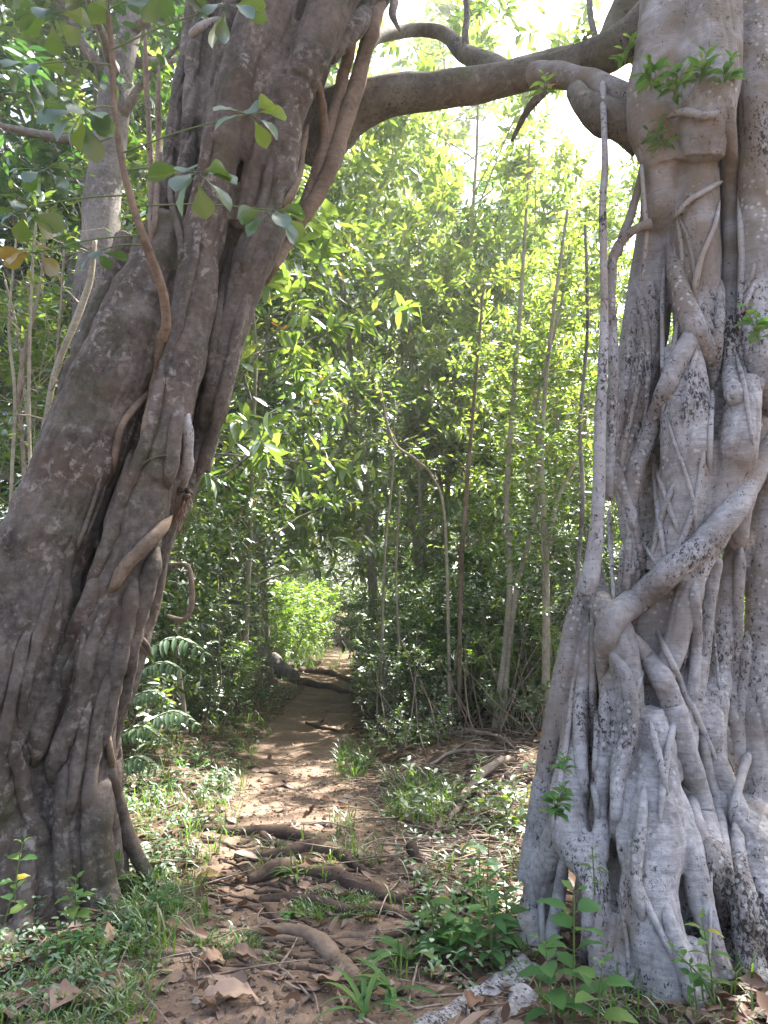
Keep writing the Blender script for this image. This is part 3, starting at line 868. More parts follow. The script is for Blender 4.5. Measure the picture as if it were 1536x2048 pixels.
LTHIN = [
    (.8, [(770, -20, 22), (746, 50, 20), (720, 140, 18), (692, 240, 18), (664, 330, 18), (628, 400, 17), (590, 460, 15), (560, 510, 14), (530, 570, 12)], 'bark_root'),
    (.8, [(715, 40, 14), (690, 140, 14), (662, 250, 14), (632, 350, 13), (602, 420, 12), (570, 480, 10)], 'bark_root'),
    (1.0, [(632, 150, 9), (642, 200, 10), (648, 260, 10), (640, 330, 10), (620, 395, 9), (592, 440, 8)], 'bark_root'),
    (1.0, [(616, 250, 8), (604, 300, 9), (597, 350, 9), (582, 390, 9), (565, 420, 9)], 'bark_root'),
    (.6, [(290, 60, 6), (292, 150, 6), (298, 260, 6), (303, 350, 7), (302, 440, 7), (300, 500, 6)], 'bark_root'),
    (.6, [(318, 130, 6), (316, 220, 6), (318, 320, 7), (312, 420, 7), (306, 480, 6)], 'bark_root'),
    (1.6, [(372, 810, 9), (376, 870, 12), (374, 915, 14), (368, 950, 14), (362, 985, 12)], 'bark_pale_clean'),
    (1.3, [(345, 1030, 12), (315, 1065, 13), (282, 1098, 14), (250, 1135, 14), (232, 1165, 12), (218, 1195, 6)], 'bark_root'),
    (1.6, [(335, 640, 11), (322, 680, 11), (314, 740, 10), (304, 800, 10), (293, 850, 10), (285, 890, 8)], 'bark_root'),
    (1.3, [(340, 350, 6), (342, 400, 7), (355, 450, 8), (362, 490, 8), (360, 540, 6)], 'bark_brown'),
    (1.0, [(300, 780, 7), (270, 815, 8), (245, 850, 8), (232, 900, 8), (228, 950, 6)], 'bark_root'),
    (1.5, [(208, 930, 4), (195, 980, 4.5), (175, 1040, 5), (160, 1080, 5), (155, 1105, 3)], 'bark_brown'),
    (1.5, [(215, 960, 4), (190, 1030, 4), (168, 1080, 4)], 'bark_brown'),
    (1.8, [(345, 908, 3), (310, 915, 3), (282, 930, 3.5), (250, 952, 3)], 'bark_brown'),
    (1.2, [(272, 1265, 4), (285, 1280, 6), (296, 1296, 6), (300, 1312, 4)], 'bark_brown'),
    (1.0, [(108, 1180, 5), (92, 1230, 6), (72, 1300, 6), (55, 1360, 6), (46, 1390, 4)], 'bark_root'),
    (1.0, [(165, 1260, 5), (168, 1280, 6), (160, 1330, 7), (158, 1400, 7), (145, 1440, 6)], 'bark_brown'),
    (1.0, [(140, 1400, 4), (143, 1450, 5), (145, 1500, 5)], 'bark_root'),
    (.9, [(195, 1680, 6), (208, 1700, 7), (217, 1735, 6), (220, 1760, 4)], 'bark_brown'),
    (1.0, [(215, 1450, 7), (222, 1520, 8), (232, 1570, 8), (246, 1610, 7), (262, 1660, 6)], 'bark_root'),
]
LS2 = [(.25, p, 'bark_brown') for p in FOLD]
for pts in ([(332, 700, 10), (318, 780, 12), (300, 860, 13), (270, 940, 12), (245, 1010, 9)], [(262, 900, 12), (250, 980, 14), (225, 1060, 15), (198, 1130, 14), (170, 1190, 10)],
            [(315, 1080, 16), (296, 1160, 18), (270, 1260, 19), (250, 1360, 18), (232, 1450, 15)], [(270, 1130, 12), (258, 1230, 15), (238, 1330, 16), (215, 1430, 16), (196, 1520, 14)],
            [(222, 1320, 9), (205, 1400, 12), (190, 1490, 13), (178, 1580, 13), (172, 1680, 12)], [(150, 1290, 10), (128, 1380, 13), (106, 1480, 14), (96, 1580, 14)],
            [(120, 1120, 9), (100, 1200, 11), (74, 1290, 12), (50, 1380, 12), (36, 1480, 10)], [(60, 1240, 9), (40, 1330, 11), (18, 1430, 12), (5, 1530, 12)],
            [(182, 1380, 8), (165, 1470, 10), (150, 1560, 11), (132, 1660, 12)], [(140, 1500, 10), (125, 1600, 13), (122, 1700, 15), (130, 1800, 17), (135, 1880, 18)],
            [(175, 1580, 12), (178, 1680, 15), (182, 1780, 17), (190, 1860, 17)], [(60, 1620, 12), (55, 1720, 16), (48, 1820, 20), (45, 1890, 20)],
            [(470, 470, 9), (450, 560, 11), (430, 660, 11), (415, 760, 10)], [(500, 560, 9), (470, 680, 11), (445, 790, 12), (415, 890, 11), (385, 980, 10)],
            [(330, 990, 14), (345, 920, 15), (352, 860, 14), (365, 800, 10)], [(440, 130, 9), (425, 220, 10), (412, 310, 10), (395, 400, 9)],
            [(545, 300, 9), (530, 390, 10), (505, 480, 10), (480, 560, 9)], [(400, 420, 8), (388, 520, 9), (365, 620, 9), (352, 700, 8)]):
    LS2.append((.2, pts, 'bark_brown'))
strands_on(LF, ltrunk, leftfig, LS2, 'fused_root', 4)
strands_on(LF, ltrunk, leftfig, [(.8 if off > .9 else .6, pts, mt) for off, pts, mt in LTHIN], 'aerial_root', 4)
bvh_, org_ = surface_of(ltrunk)
# fibrous root tuft under the broken root
mb = MB()
tp = on_surface(bvh_, org_, LF, [(358, 985, 12), (357, 1000, 12), (355, 1015, 12)], 1.0)[0][5]
for k in range(130):
    a = rng.normal(0, 1, 3); s = tp + a * [.035, .03, .03]
    e = s + np.array([rng.normal(-.015, .03), rng.normal(-.01, .02), -rng.uniform(.05, .17)])
    tube(mb, spline([s, (s + e) / 2 + rng.normal(0, .012, 3), e], 5), [.002, .002, .0018, .0016, .001], 4)
mb.obj('root_tuft', M['dead_leaf'], leftfig)
mb = MB()
for k in range(9):
    c = tp + rng.normal(0, 1, 3) * [.03, .02, .025] + [.0, -.01, .045]
    tube(mb, spline([c, c + rng.normal(0, .02, 3), c + rng.normal(0, .03, 3)], 5), [.012, .016, .017, .014, .008], 7, .2, k)
mb.obj('root_knob', M['soil_root'], leftfig)
# limb reaching across the trail
free_part('limb', [(610, 300, 70, 4.75), (660, 245, 66, 4.7), (705, 215, 56, 4.65), (770, 195, 45, 4.6), (860, 182, 40, 4.55), (960, 168, 37, 4.5), (1060, 148, 34, 4.45), (1140, 128, 34, 4.35), (1215, 100, 34, 4.25)], 4.6, M['bark_moss'], leftfig, 16, .1)
free_part('limb', [(705, 215, 18, 4.7), (735, 90, 15, 5.2), (800, 64, 15, 5.6), (860, 60, 15, 5.7), (900, 76, 16, 5.6), (932, 108, 21, 5.3), (985, 132, 26, 4.9), (1020, 150, 26, 4.6)], 5.2, M['bark_moss'], leftfig, 12, .15)
# free_part('limb', [(950, 100, 16, 5.0), (930, 60, 11, 5.0), (905, 20, 9, 5.1), (860, -10, 7, 5.3), (800, -40, 6, 5.5)], 5.0, M['bark_grey'], leftfig, 8, .15)
free_part('limb', [(936, 112, 10, 5.28), (930, 70, 8, 5.25), (934, 25, 7, 5.25), (925, -60, 7, 5.3)], 5.0, M['bark_grey'], leftfig, 8, .15)
free_part('limb', [(382, 70, 8, 3.95), (400, 55, 9, 3.9), (420, 45, 8, 3.95), (440, 40, 7, 4.1)], 3.95, M['bark_pale_clean'], leftfig, 8, .2, 'broken pale branch stub')
free_part('limb', [(790, 0, 10, 4.2), (785, 30, 8, 4.1), (800, 62, 3, 4.1)], 4.1, M['bark_brown'], leftfig, 8, .2)


# ------------------------------------------------------------------ plant growers
def twig_leaves(lf, pts, n, L, W, r, style='alt', up=.9, tone=(.1, .9), t0=.15):
    """leaves along one twig"""
    t = np.linspace(t0, 1, n) if n > 1 else np.array([1.])
    idx = t * (len(pts) - 1); i = np.minimum(idx.astype(int), len(pts) - 2); f = (idx - i)[:, None]
    base = pts[i] * (1 - f) + pts[i + 1] * f
    T = norm(pts[i + 1] - pts[i])
    S = norm(np.cross(T, [0, 0, 1.]) + 1e-4)
    sgn = np.where(np.arange(n) % 2, 1., -1.)[:, None]
    if style == 'whorl':
        k = np.arange(n); ang = k * 2.399 + r.uniform(0, 6)
        U = np.cross(S, T)
        side = np.cos(ang)[:, None] * S + np.sin(ang)[:, None] * U
        A = T * .45 + side * 1.0
    else:
        A = T * .55 + S * sgn
    A = norm(A + r.normal(0, .28, (n, 3)) + [0, 0, -.12])
    N = norm(np.array([0, 0, up]) + r.normal(0, .42, (n, 3)))
    sz = L * r.uniform(.65, 1.15, n)
    tn = np.clip(r.beta(2, 2, n) * (tone[1] - tone[0]) + tone[0] + r.normal(0, .06), 0, 1)
    leaves(lf, base, A, N, sz, sz * W / L, tn, r.uniform(.05, .3, n))


def bend_line(p, d, L, n, r, wob=.12, grav=0.):
    pts = [np.array(p, float)]; d = norm(np.array(d, float))
    for k in range(n - 1):
        d = norm(d + r.normal(0, wob, 3) + [0, 0, grav])
        pts.append(pts[-1] + d * L / (n - 1))
    return np.array(pts)


def grow(wood, lf, r, stem, rad, first, nb, blen, elev, ntw, twl, nlf, L, W, style='alt', tone=(.1, .9), lean=None, shape='round', dens=1.):
    """branches, twigs and leaves on a given stem polyline (n,3)"""
    n = len(stem)
    ph = r.uniform(0, 6.28)
    for k in range(nb):
        t = first + (1 - first) * (k + r.uniform(0, 1)) / nb
        i = min(int(t * (n - 1)), n - 2); f = t * (n - 1) - i
        p = stem[i] * (1 - f) + stem[i + 1] * f
        ph += 2.4 + r.normal(0, .4)
        u = (t - first) / (1 - first)
        if shape == 'round':
            ln = blen * (.45 + .75 * math.sin(math.pi * min(1, .15 + u * .85)))
        elif shape == 'cone':
            ln = blen * (1.05 - .75 * u)
        else:
            ln = blen * (.7 + .3 * r.random())
        ln *= r.uniform(.65, 1.2)
        el = elev + r.normal(0, .2) + .5 * u
        d = np.array([math.cos(ph) * math.cos(el), math.sin(ph) * math.cos(el), math.sin(el)])
        if lean is not None:
            d = d + lean
        br = bend_line(p, d, ln, 6, r, .16, -.02)
        rr = max(.004, rad[i] * .42)
        tube(wood, br, np.linspace(rr, .003, 6), 5)
        for q in range(ntw):
            tt = .25 + .75 * (q + r.random()) / ntw
            ii = min(int(tt * 5), 4); ff = tt * 5 - ii
            pp = br[ii] * (1 - ff) + br[ii + 1] * ff
            T = norm(br[ii + 1] - br[ii])
            dd = norm(T * .5 + r.normal(0, .7, 3) + [0, 0, .15])
            tw = bend_line(pp, dd, twl * r.uniform(.6, 1.3), 4, r, .18, -.03)
            tube(wood, tw, [.0035, .003, .0025, .0015], 3)
            twig_leaves(lf, tw, nlf, L, W, r, style, tone=tone)
        twig_leaves(lf, br[3:], nlf, L, W, r, style, tone=tone)


class Proto:
    pass


def make_plant(name, seed, H, stems, r0, first, nb, blen, elev, ntw, twl, nlf, L, W, style, leafmat, barkmat, tone=(.1, .9), spread=.12, shape='round', wob=.05):
    r = np.random.default_rng(seed)
    root = bpy.data.objects.new(name, None); root.empty_display_size = .1
    COL.objects.link(root)
    lf = MB(); wood = MB()
    split = r0 > .0135
    for s in range(stems):
        if split and s:
            wood = MB()
        a = r.uniform(0, 6.28)
        sp = spread * (0 if stems == 1 else 1)
        d = np.array([math.cos(a) * sp, math.sin(a) * sp, 1])
        h = H * r.uniform(.75, 1.05) if stems > 1 else H
        st = bend_line([math.cos(a) * sp * .5, math.sin(a) * sp * .5, -.08], d, h, 12, r, wob, .03)
        rad = np.linspace(r0, max(.004, r0 * .15), 12) * (r.uniform(.7, 1.1) if stems > 1 else 1)
        tube(wood, st, rad, 8 if r0 > .03 else 6, .08, seed + s)
        grow(wood, lf, r, st, rad, first, nb, blen, elev, ntw, twl, nlf, L, W, style, tone, shape=shape)
        if split or s == stems - 1:
            wood.obj('trunk' if r0 > .05 else 'stem' if split else 'stems', barkmat, root, off=(0, 0, 0))
    f = lf.obj('crown' if r0 > .05 else 'foliage', leafmat, root, off=(0, 0, 0))
    root['protocount'] = lf.n // 7
    return root


PR = {}
PR['broad1'] = make_plant('broadleaf_tree', 11, 11.5, 1, .06, .2, 34, 2.6, .35, 6, .42, 14, .25, .08, 'whorl', M['leaf_bright'], M['bark_stem'])
PR['broad2'] = make_plant('broadleaf_tree', 12, 9.5, 2, .052, .16, 21, 2.1, .4, 6, .4, 13, .22, .07, 'whorl', M['leaf_bright'], M['bark_stem'])
PR['broad3'] = make_plant('broadleaf_tree', 13, 9.0, 1, .055, .18, 32, 2.3, .3, 6, .4, 13, .21, .07, 'whorl', M['leaf'], M['bark_stem'])
PR['broad4'] = make_plant('broadleaf_tree', 17, 7.6, 1, .055, .3, 25, 2.2, .35, 5, .36, 13, .26, .09, 'whorl', M['leaf_bright'], M['bark_grey'])
PR['tall1'] = make_plant('canopy_tree', 21, 18, 1, .2, .15, 54, 3.8, .3, 8, .8, 14, .30, .11, 'whorl', M['leaf'], M['bark_grey'])
PR['tall2'] = make_plant('canopy_tree', 22, 16, 1, .16, .12, 54, 3.4, .25, 8, .75, 14, .27, .10, 'alt', M['leaf_bright'], M['bark_grey'])
PR['tall3'] = make_plant('canopy_tree', 23, 20, 1, .22, .18, 54, 4.2, .3, 8, .8, 14, .32, .115, 'alt', M['leaf_dark'], M['bark_grey'])
PR['shade1'] = make_plant('canopy_tree', 24, 17, 1, .2, .72, 34, 3.9, .15, 11, .9, 10, .26, .10, 'whorl', M['leaf'], M['bark_grey'])  # bare trunk, high crown: added only to shade the foreground
PR['sap1'] = make_plant('sapling', 31, 5.6, 3, .017, .38, 14, .8, .7, 3, .3, 8, .125, .042, 'alt', M['leaf_bright'], M['bark_stem'], spread=.1, shape='x', wob=.085)
PR['sap2'] = make_plant('sapling', 32, 4.6, 2, .016, .38, 15, .75, .6, 3, .3, 8, .115, .04, 'alt', M['leaf'], M['bark_stem'], spread=.1, shape='x', wob=.085)
PR['sap3'] = make_plant('sapling', 33, 6.6, 4, .019, .38, 12, .85, .8, 3, .32, 8, .12, .04, 'alt', M['leaf_bright'], M['bark_stem'], spread=.12, shape='x', wob=.085)
PR['bush1'] = make_plant('shrub', 41, 2.3, 6, .016, .12, 9, .6, .5, 4, .26, 8, .11, .045, 'alt', M['leaf'], M['bark_grey'], spread=.35)
PR['bush2'] = make_plant('shrub', 42, 1.9, 6, .014, .1, 9, .5, .4, 4, .24, 8, .10, .045, 'alt', M['leaf'], M['bark_grey'], spread=.4)
PR['bush3'] = make_plant('shrub', 43, 3.2, 6, .02, .1, 11, .75, .5, 4, .3, 8, .125, .05, 'whorl', M['leaf'], M['bark_grey'], spread=.3)
PR['bush4'] = make_plant('shrub', 44, 2.0, 6, .016, .08, 9, .55, .5, 4, .26, 8, .12, .05, 'alt', M['leaf_lime'], M['bark_stem'], spread=.4)
PR['under1'] = make_plant('undergrowth_plant', 51, .75, 6, .007, .2, 5, .25, .5, 2, .14, 6, .085, .04, 'alt', M['leaf'], M['bark_stem'], spread=.5)
PR['under2'] = make_plant('undergrowth_plant', 52, .5, 6, .006, .15, 5, .2, .4, 2, .12, 6, .08, .035, 'alt', M['leaf_bright'], M['bark_stem'], spread=.6)
USED = set()


def put(kind, x, y, s, label, cat, group, rot=None, sink=0., tilt=(0, 0)):
    if kind not in USED:
        o = PR[kind]; USED.add(kind)
    else:
        o = copy_tree(PR[kind])
    if 'protocount' in o: del o['protocount']
    d = float(path_d(x, y))
    if y > 2 and abs(d) < 1.15:
        x += math.copysign(1.15 - abs(d), d)
    o.location = (float(x), float(y), float(ground_h(x, y)) - sink)
    o.rotation_euler = (tilt[0], tilt[1], random.uniform(0, 6.28) if rot is None else rot)
    o.scale = (s, s, s * random.uniform(.93, 1.07))
    return tag(o, label, cat, group)


# canopy trees beyond the clearing
L_TALL = 'tall leafy canopy tree standing behind the thicket'
for px, Y, k, s in ((330, 17, 'tall3', .95), (470, 20, 'tall1', 1.1), (430, 27, 'tall2', 1.3), (560, 41, 'tall1', 1.5), (770, 50, 'tall2', 1.9), (880, 49, 'tall2', 1.8), (1010, 17, 'tall3', .55),
                    (960, 50, 'tall3', 1.6), (1060, 50, 'tall2', 1.2), (1200, 24, 'tall2', .7), (1380, 22, 'tall3', .7), (1560, 19, 'tall2', .85),
                    (150, 13, 'tall3', .9), (40, 11, 'tall3', .8), (-90, 14, 'tall3', .95), (250, 22, 'tall1', 1.2), (60, 20, 'tall1', 1.3), (-250, 12, 'tall2', 1.),
                    (700, 46, 'tall3', 1.5), (560, 44, 'tall2', 1.6), (850, 40, 'tall1', 1.4), (400, 40, 'tall3', 1.5), (1000, 44, 'tall2', 1.1), (1180, 42, 'tall1', 1.0), (200, 38, 'tall3', 1.2), (1400, 36, 'tall1', 1.0)):
    put(k, XX(px, Y), Y, s, L_TALL, 'tree', 'tall canopy trees behind the thicket')
for x, y, k, s in ((6.3, 10.2, 'shade1', .95), (8.4, 8.4, 'shade1', .95), (4.7, 9.6, 'shade1', .95)):  # unseen trees, added so that their crowns shade the foreground
    put(k, x, y, s, 'unseen high canopy tree added behind the pale fig to shade the foreground', 'tree', 'unseen canopy trees added to shade the foreground')
# sunlit broad-leaved trees over the trail
L_BR = 'sunlit yellow green broad leaved tree over the trail'
for px, Y, k, s in ((1085, 10.6, 'broad1', .55), (985, 15, 'broad1', .95), (1240, 14, 'broad2', 1.05), (1190, 19, 'broad1', 1.15), (1265, 17, 'broad3', 1.2),  (750, 17, 'broad1', 1.5), (850, 17, 'broad2', 1.4), (690, 20, 'broad1', 1.35), (870, 18, 'broad1', 1.6), (915, 24, 'tall2', 1.45), (1000, 19, 'broad2', 1.25), (1160, 15.5, 'broad2', 1.0), (640, 16.5, 'broad3', 1.15), (930, 18, 'broad2', 1.3),
                    (500, 12, 'broad3', 1.0), (380, 9.5, 'broad3', .95), (305, 8.4, 'broad4', 1.0),  (1420, 12, 'broad2', .8), (520, 16, 'broad1', 1.15)):
    put(k, XX(px, Y), Y, s, L_BR, 'tree', 'broad leaved trees over the trail')
for k_ in range(15):
    px, Y = -150 + 125 * k_, 54 + 9 * (k_ % 3)
    if px > 1010: Y += 18
    put(('tall2', 'tall1', 'tall2')[k_ % 3], XX(px, Y), Y, 1.75 if px < 1010 else 1.35, 'far leafy tree at the back of the forest', 'tree', 'far trees at the back of the forest')
for px, Y, s in ((655, 52, .75), (690, 57, .95), (725, 50, .8), (615, 56, .9)):
    put('broad3', XX(px, Y), Y, s, 'rounded tree closing the view behind the far end of the trail', 'tree', 'trees closing the view behind the trail')
L_FS = 'bright green sunlit shrub at the far end of the trail'
for px, Y, s in ((548, 20, .75), (575, 22, .9), (600, 23.5, 1.0), (628, 26, 1.1), (655, 29, 1.2), (565, 25, 1.2), (600, 28, 1.4), (640, 33, 1.6), (690, 38, 1.7), (720, 36, 1.3), (610, 36, 1.9), (530, 22, .9), (670, 46, 2.2), (715, 50, 2.3), (620, 48, 2.4), (570, 34, 1.8)):
    put('bush4', XX(px, Y), Y, s, L_FS, 'shrub', 'sunlit shrubs at the far end of the trail')
# saplings
L_SP = 'slender pale stemmed sapling in the thicket'
for px, Y, k, s in ( (1060, 11.8, 'sap1', .95), (1120, 9, 'sap2', .85), (1180, 10.5, 'sap1', 1.05), (1080, 12.5, 'sap3', 1.05),
                    (800, 15, 'sap1', 1.1), (1230, 9.5, 'sap2', 1.1), (1300, 11, 'sap3', 1.05), (1480, 9, 'sap1', 1.0), (1530, 7.5, 'sap2', 1.0), (1560, 11, 'sap3', 1.0),
                    (430, 10.5, 'sap2', .9), (490, 13, 'sap1', .9), (360, 9, 'sap2', .85), (560, 15, 'sap2', 1.0), (300, 12, 'sap3', 1.0), (200, 9, 'sap1', 1.0), (120, 8, 'sap3', .95), (60, 9.5, 'sap1', 1.05),
                    (0, 7.5, 'sap2', 1.0), (-60, 9, 'sap3', 1.0), (160, 11, 'sap2', 1.1), (800, 19, 'sap3', 1.0), (760, 24, 'sap1', 1.0), (860, 18, 'sap3', 1.1)):
    put(k, XX(px, Y), Y, s, L_SP, 'sapling', 'slender saplings in the thicket')
# shrubs
L_SH = 'dense leafy green shrub in the thicket beside the trail'
for px, Y, k, s in ((790, 10.2, 'bush1', .55), (830, 11.2, 'bush4', .6), (870, 9.8, 'bush1', .5), (925, 10.6, 'bush4', .65), (965, 11.5, 'bush3', .6), (1015, 9.9, 'bush4', .6), (1055, 11.2, 'bush4', .75), (1105, 10, 'bush1', .6), (1140, 9.2, 'bush4', .6), (905, 12.5, 'bush4', .9), (450, 11.6, 'bush4', .6), (400, 10.5, 'bush1', .8), (430, 12.5, 'bush3', .75), (470, 15, 'bush1', .8), (330, 11, 'bush3', .9), 
                    (400, 14, 'bush3', 1.0), (215, 8.3, 'bush1', .8), (250, 8.5, 'bush3', .9), (150, 7.5, 'bush1', .95), (60, 8, 'bush3', .9), (-30, 7, 'bush1', 1.0), (90, 6.4, 'bush2', .9), (10, 6, 'bush2', .8), (-80, 6.2, 'bush1', .9),
                    (770, 12, 'bush2', .8), (800, 13.5, 'bush3', .75), (740, 15, 'bush1', .9), (850, 11.5, 'bush1', .8), (900, 11, 'bush3', .75), (960, 12, 'bush2', 1.0), (1010, 11, 'bush1', .85), (1060, 10.5, 'bush2', .9),
                    (1120, 11, 'bush3', .8), (1170, 9.5, 'bush1', .8), (1230, 10.5, 'bush3', .9), (1300, 9.5, 'bush1', 1.0), (1380, 10.5, 'bush2', 1.1), (1490, 8.5, 'bush3', .8), (1530, 7.0, 'bush1', .8), (1590, 6.5, 'bush2', 1.0),
                    (745, 18, 'bush1', .75), (735, 22, 'bush1', .9), (745, 27, 'bush1', 1.2), (790, 20, 'bush2', 1.2), (850, 16, 'bush3', 1.0),
                    (450, 18, 'bush1', 1.1), (940, 15, 'bush1', 1.2), (1040, 14, 'bush3', 1.0), (1140, 14, 'bush2', 1.3)):
    put(k, XX(px, Y), Y, s, L_SH, 'shrub', 'leafy shrubs in the thicket beside the trail')
# low plants along the banks
for k in range(60):
    side = -1 if rng.random() < .75 else 1
    Y = rng.uniform(5.6, 16)
    x = np.interp(Y, PATH_Y, PATH_X) + side * (rng.uniform(1.5, 3.2) if side < 0 else rng.uniform(.95, 3.2))
    put('under1' if rng.random() < .6 else 'under2', x, Y, rng.uniform(.6, 1.2), 'low leafy plant on the bank beside the trail', 'plant', 'low leafy plants on the banks of the trail')

# ------------------------------------------------------------------ roots over the trail
def ground_line(pts, n=None, lift=.25):
    q = []
    for x, y, r in pts:
        g = G(x, y); q.append([*g, 1.1 * r * g[1] / F])
    q = spline(q, n or max(10, int(np.abs(np.diff(np.array(pts)[:, :2], axis=0)).sum() / 10)))
    q[:, 2] = ground_h(q[:, 0], q[:, 1]) + q[:, 3] * lift
    return q


def lying(name, pts, mat, label, cat, group=None, lift=.25, lump=.22, sides=9, forks=()):
    q = ground_line(pts, lift=lift)
    root = empty(name, q[0, :3], label, cat, group)
    mb = MB(); tube(mb, q[:, :3], q[:, 3], sides, lump, pts[0][0])
    mb.obj('main_root' if 'root' in name else 'wood', mat, root)
    for f in forks:
        q = ground_line(f, lift=lift)
        mb = MB(); tube(mb, q[:, :3], q[:, 3], sides, lump, f[0][0])
        mb.obj('side_root' if 'root' in name else 'side_branch', mat, root)
    return root


SR = M['soil_root']
lying('surface_root', [(405, 1660, 8), (490, 1670, 11), (575, 1673, 13), (622, 1684, 13), (665, 1700, 9), (700, 1712, 5)], SR, 'thick brown root crossing the trail, uppermost step of the root stairs', 'root', forks=[[(520, 1670, 7), (545, 1690, 8), (570, 1703, 7)], [(560, 1655, 4), (620, 1650, 6), (665, 1655, 5)]])
lying('surface_root', [(470, 1718, 7), (550, 1716, 11), (612, 1703, 13), (668, 1711, 14), (712, 1736, 9), (740, 1752, 5)], SR, 'long arched dark root forming the second step of the root stairs on the trail', 'root', forks=[[(660, 1708, 9), (700, 1716, 7), (745, 1735, 4)]])
lying('surface_root', [(498, 1768, 9), (530, 1756, 15), (565, 1744, 15), (585, 1728, 9)], SR, 'short fat root stub with a blunt end lying on the trail between longer roots', 'root', lift=.5)
lying('surface_root', [(580, 1742, 6), (630, 1752, 12), (700, 1772, 14), (766, 1796, 12), (820, 1812, 8)], SR, 'dark root running down to the right below the blunt stub', 'root')
lying('surface_root', [(520, 1802, 6), (560, 1800, 9), (625, 1806, 11), (690, 1828, 11), (760, 1828, 9), (835, 1845, 7)], SR, 'low twisted root beside the mossy grass patch on the trail', 'root', forks=[[(530, 1815, 6), (545, 1832, 9), (560, 1848, 6)]])
lying('surface_root', [(440, 1872, 6), (510, 1868, 9), (580, 1868, 11), (632, 1892, 15), (668, 1920, 17), (702, 1958, 15), (735, 1990, 8)], M['bark_root'], 'brown root bending towards the bottom of the trail beside strap leaved grass', 'root', forks=[[(500, 1882, 4), (560, 1882, 6), (605, 1886, 5)], [(655, 1882, 5), (690, 1872, 7), (730, 1878, 5)]])
lying('surface_root', [(285, 1908, 5), (350, 1912, 7), (450, 1911, 8), (520, 1915, 6), (575, 1922, 4)], M['bark_root'], 'thin straight root across the bare soil nearest the camera', 'root')
lying('surface_root', [(770, 1880, 6), (830, 1868, 8), (900, 1862, 7)], SR, 'short dark root below the broad leaved seedlings on the right of the trail', 'root')
lying('surface_root', [(478, 1534, 3), (515, 1541, 5), (555, 1551, 3)], SR, 'small root in the hollow of the trail beyond the root stairs', 'root')
lying('surface_root', [(530, 1580, 3), (560, 1575, 5), (585, 1580, 3)], SR, 'small curved root in front of the hollow of the trail', 'root')
lying('surface_root', [(612, 1447, 3), (640, 1457, 5), (680, 1466, 3)], SR, 'small dark root across the sunny hump of the trail', 'root')
lying('fallen_log', [(575, 1364, 5), (615, 1372, 7), (670, 1380, 6), (705, 1388, 3)], SR, 'dark fallen log lying across the far end of the trail', 'log', lift=.6)
lying('surface_root', [(640, 1342, 4), (672, 1352, 6), (710, 1366, 4)], SR, 'dark root behind the fallen log far along the trail', 'root', lift=.6)
q = ground_line([(487, 1300, 8), (520, 1322, 11), (556, 1345, 11), (592, 1362, 7)], lift=1.2)
root = empty('fallen_log', q[0, :3], 'thick grey fallen trunk slanting down the left bank to the trail', 'log')
mb = MB(); tube(mb, q[:, :3], q[:, 3] * 1.15, 10, .2, 3); mb.obj('wood', M['bark_grey'], root)
for f in ([(560, 1345, 4), (600, 1335, 5), (640, 1330, 3)], [(575, 1352, 4), (610, 1348, 5), (660, 1350, 3)]):
    q = ground_line(f, lift=1.5)
    mb = MB(); tube(mb, q[:, :3], q[:, 3], 8, .2, f[0][0]); mb.obj('side_branch', SR, root)
g = G(842, 1735)
st = empty('root_stump', g, 'small dark stump of a root sticking up at the right edge of the trail', 'stump')
mb = MB(); tube(mb, spline([g - [0, 0, .05], g + [-.03, .02, .06], g + [-.06, .05, .13]], 8), [.045, .04, .04, .04, .04, .038, .035, .028], 10, .25, 4)
mb.obj('wood', SR, st)

rm = empty('root_mat', G(600, 1780), 'mat of thin woody roots crossing the trail between the thick ones', 'roots')
rr3 = np.random.default_rng(5)
for k in range(44):
    py = rr3.uniform(1655, 1935); x0 = rr3.uniform(390, 640); x1 = x0 + rr3.uniform(70, 210)
    sl = rr3.normal(.12, .12)
    pts = []
    for u in np.linspace(0, 1, 5):
        x = x0 + (x1 - x0) * u
        pts.append((x, py + sl * (x - x0) + rr3.normal(0, 5), rr3.uniform(2, 5.6) * (1 - .45 * u)))
    q = ground_line(pts, lift=.3)
    mb = MB(); tube(mb, q[:, :3], q[:, 3], 7, .3, k); mb.obj('root', SR, rm)

# ------------------------------------------------------------------ fallen leaves
NL = 15000
Yl = np.exp(rng.uniform(np.log(2.3), np.log(15), NL)); xl = (rng.uniform(-150, 1690, NL) - 768) / F * Yl
dd = np.abs(path_d(xl, Yl)); wd_ = np.interp(Yl, PATH_Y, PATH_W)
patch = vnoise(np.c_[xl * 1.3, Yl * 1.3, np.zeros(NL)])
keep = rng.random(NL) < np.where(dd < wd_, .16, .75) * (.55 + .6 * patch)
xl, Yl = xl[keep], Yl[keep]; n = len(xl)
a = rng.uniform(0, 6.28, n)
mb = MB()
Lz = rng.gamma(4, .016, n) + .018
leaves(mb, np.c_[xl, Yl, ground_h(xl, Yl) + .008 + rng.uniform(0, .02, n)], np.c_[np.cos(a), np.sin(a), rng.normal(.1, .22, n)],
       np.c_[rng.normal(0, .35, (n, 2)), np.ones(n)], Lz, Lz * rng.uniform(.35, .62, n), np.clip(rng.beta(2, 2.2, n), 0, 1), rng.uniform(-.25, .3, n), .35)
tag(mb.obj('leaf_litter', M['dead_leaf']), 'brown leaf litter scattered over the ground', kind='stuff')
